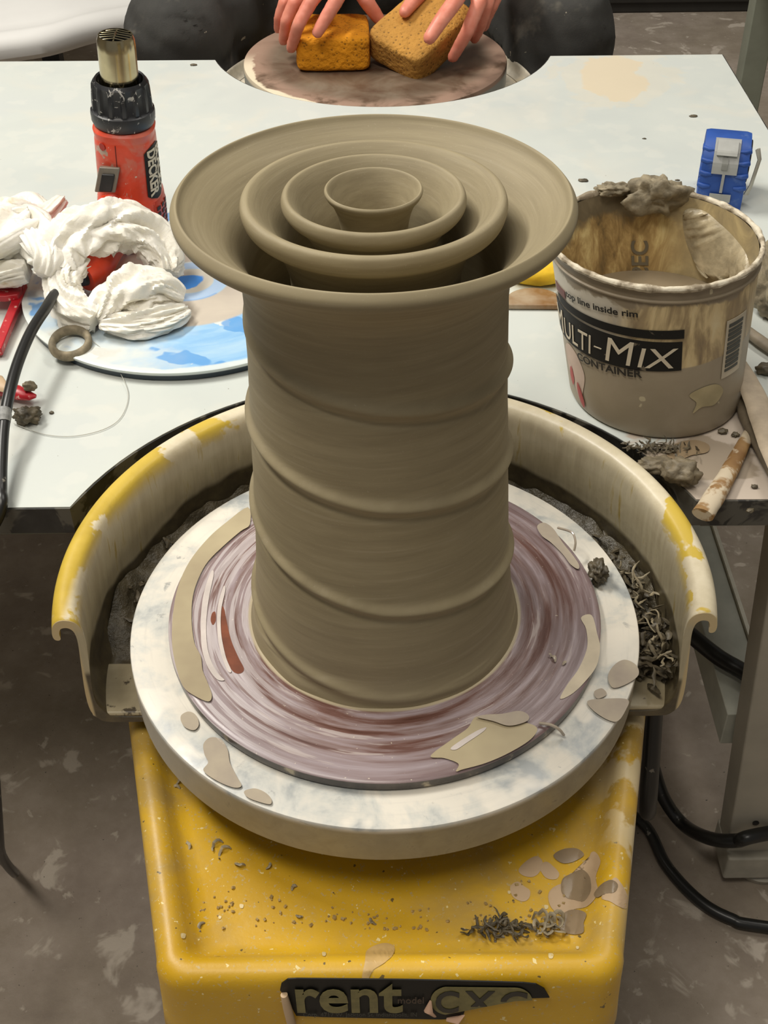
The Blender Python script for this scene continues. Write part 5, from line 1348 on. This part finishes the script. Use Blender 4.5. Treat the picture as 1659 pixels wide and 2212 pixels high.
for a_ in ankl:
    f = MB(); chain(f, [a_ + Vector((0, .02, -.038)), a_ + Vector((0, -.08, -.045)), a_ + Vector((0, -.155, -.047))], [.036, .036, .030])
    voxel('shoe', f.mesh(False), BLACK, .006, PERSON, 4)
ey = simple('eye_white', 'd8d4cc', .3)
for sx in (-1, 1):
    f = MB(); ellipsoid(f, (sx * .030, 1.3215, .668), (.0095, .006, .006), (0, 0, 0), 14); f.build('eye', ey, PERSON)
# stool the person sits on
m = MB(); m.lathe([(0, -.135), (.13, -.135), (.138, -.142), (.138, -.16), (.13, -.165), (0, -.165)], (0, 1.66), 48)
ST = thing('stool', 'low round dark stool under the seated person', 'stool', (0, 1.66, -.52)); m.build('seat', BLACK, ST)
for k in range(4):
    a = PI / 4 + k * PI / 2; m = MB(); m.tube([(.10 * math.cos(a), 1.66 + .10 * math.sin(a), -.1655), (.14 * math.cos(a), 1.66 + .14 * math.sin(a), -.5195)], .011, 12); m.build('leg', bpy.data.materials['leg_steel'], ST)

# ------------------------------------------------------------------ background things
# big pale draped shape at the top left: a covered table with a rolled plastic edge
SHT = simple('white_plastic_sheet', 'dcdbd8', .5, var=.04, scale=4)
e0 = [(-.86, 1.33), (-.72, 1.385), (-.63, 1.425), (-.556, 1.457), (-.49, 1.517), (-.42, 1.557), (-.33, 1.60)]
pts = spline([(x, y, 0) for x, y in e0], 6); rows = []
for dy, z in ((2.2, -.085), (.30, -.085), (.10, -.082), (.075, -.086), (.055, -.090), (.04, -.084), (.022, -.083), (.008, -.090), (.001, -.103), (.004, -.118), (.020, -.13), (.045, -.135), (.30, -.137), (2.2, -.137)):
    rows.append([Vector((p.x - dy * .25, p.y + dy, z)) for p in pts])
m = MB(); m.grid(rows, False)
k0 = len(pts); 
o_ = m.build('sheet_top', SHT)
o_.name = 'covered_board'
tag(o_, 'large board wrapped in white plastic sheet with a rolled edge, behind the heat gun', 'wrapped board')
sol = o_.modifiers.new('s', 'SOLIDIFY'); sol.thickness = .003
TRE = thing('trestle', 'dark support frame under the white covered board', 'trestle', (-.75, 2.3, -.52))
for x_, y_ in ((-.95, 1.9), (-.75, 2.2), (-1.1, 3.2), (-.8, 3.3)):
    m = MB(); m.box((x_ - .02, y_ - .02, -.5195), (x_ + .02, y_ + .02, -.1405)); m.build('leg', BLACK, TRE, smooth=False)
# leg of a neighbouring table at the top right
PST = simple('sage_green_steel', '8d9182', .45, var=.06)
m = MB(); x_ = .606; m.box((x_ - .019, 1.335, -.5195), (x_ + .019, 1.37, .03)); 
NT = thing('side_table', 'neighbouring table with a sage green steel leg, mostly outside the top right corner', 'table', (x_, 1.35, -.52)); m.build('leg', PST, NT, smooth=False, bevel=.002)
m = MB(); m.box((.58, .72, .0305), (1.5, 1.385, .055)); m.build('tabletop', LAM, NT, smooth=False, bevel=.002)
for x_, y_ in ((1.46, 1.352), (1.46, .76), (.68, .76)):
    m = MB(); m.box((x_ - .019, y_ - .018, -.5195), (x_ + .019, y_ + .018, .03)); m.build('leg', PST, NT, smooth=False)
# dark cabinet beyond
CB = thing('storage_cabinet', 'low dark storage cabinet in shadow at the top right corner', 'cabinet', (.9, 3.0, -.52))
DK = simple('dark_cabinet_paint', '23211d', .6)
m = MB(); m.box((.35, 2.85, -.5195), (1.8, 3.3, .35)); m.build('carcass', DK, CB, smooth=False, bevel=.004)
for k in range(2):
    m = MB(); m.box((.37 + k * .71, 2.838, -.49), (1.07 + k * .71, 2.8495, .33)); d_ = m.build('door', DK, CB, smooth=False, bevel=.003)
    m = MB(); m.tube([(1.0 + k * .15, 2.83, -.02), (1.0 + k * .15, 2.83, .1)], .006, 10); h_ = m.build('handle', STEEL, d_)

# ------------------------------------------------------------------ cords on the floor
def cord(pts, rad, label, mat=None):
    m = MB(); m.tube(spline(pts, 8), rad, 14); return tag(m.build('power_cord', mat or CRD.m), label, 'cord')
fz = -.5125
cord([(.215, .03, -.135), (.222, .012, -.25), (.255, .12, -.36), U(1405, 1640, z=-.42), U(1432, 1720, z=-.47), U(1475, 1780, z=-.49), U(1530, 1810, z=-.45), U(1590, 1816, z=-.43), U(1659, 1800, z=-.42), (.60, .2, -.513)], .0072, 'thick black cord looping in front of the steel table leg')
cord([(.17, .10, -.40), (.22, .22, fz), U(1385, 1775, z=fz), U(1440, 1870, z=fz), U(1510, 1945, z=fz), U(1580, 1985, z=fz), U(1659, 2003, z=fz), (.6, .02, fz)], .0062, 'black cord lying on the floor at the lower right')
cord([U(1470, 1355, z=-.285), U(1490, 1370, z=-.285), U(1530, 1403, z=-.284), U(1560, 1425, z=-.285), U(1590, 1442, z=-.285), U(1650, 1475, z=-.29), U(1720, 1500, z=-.32), (.62, .36, -.45), (.75, .45, fz)], .0085, 'thick dark cord passing behind the steel table leg')
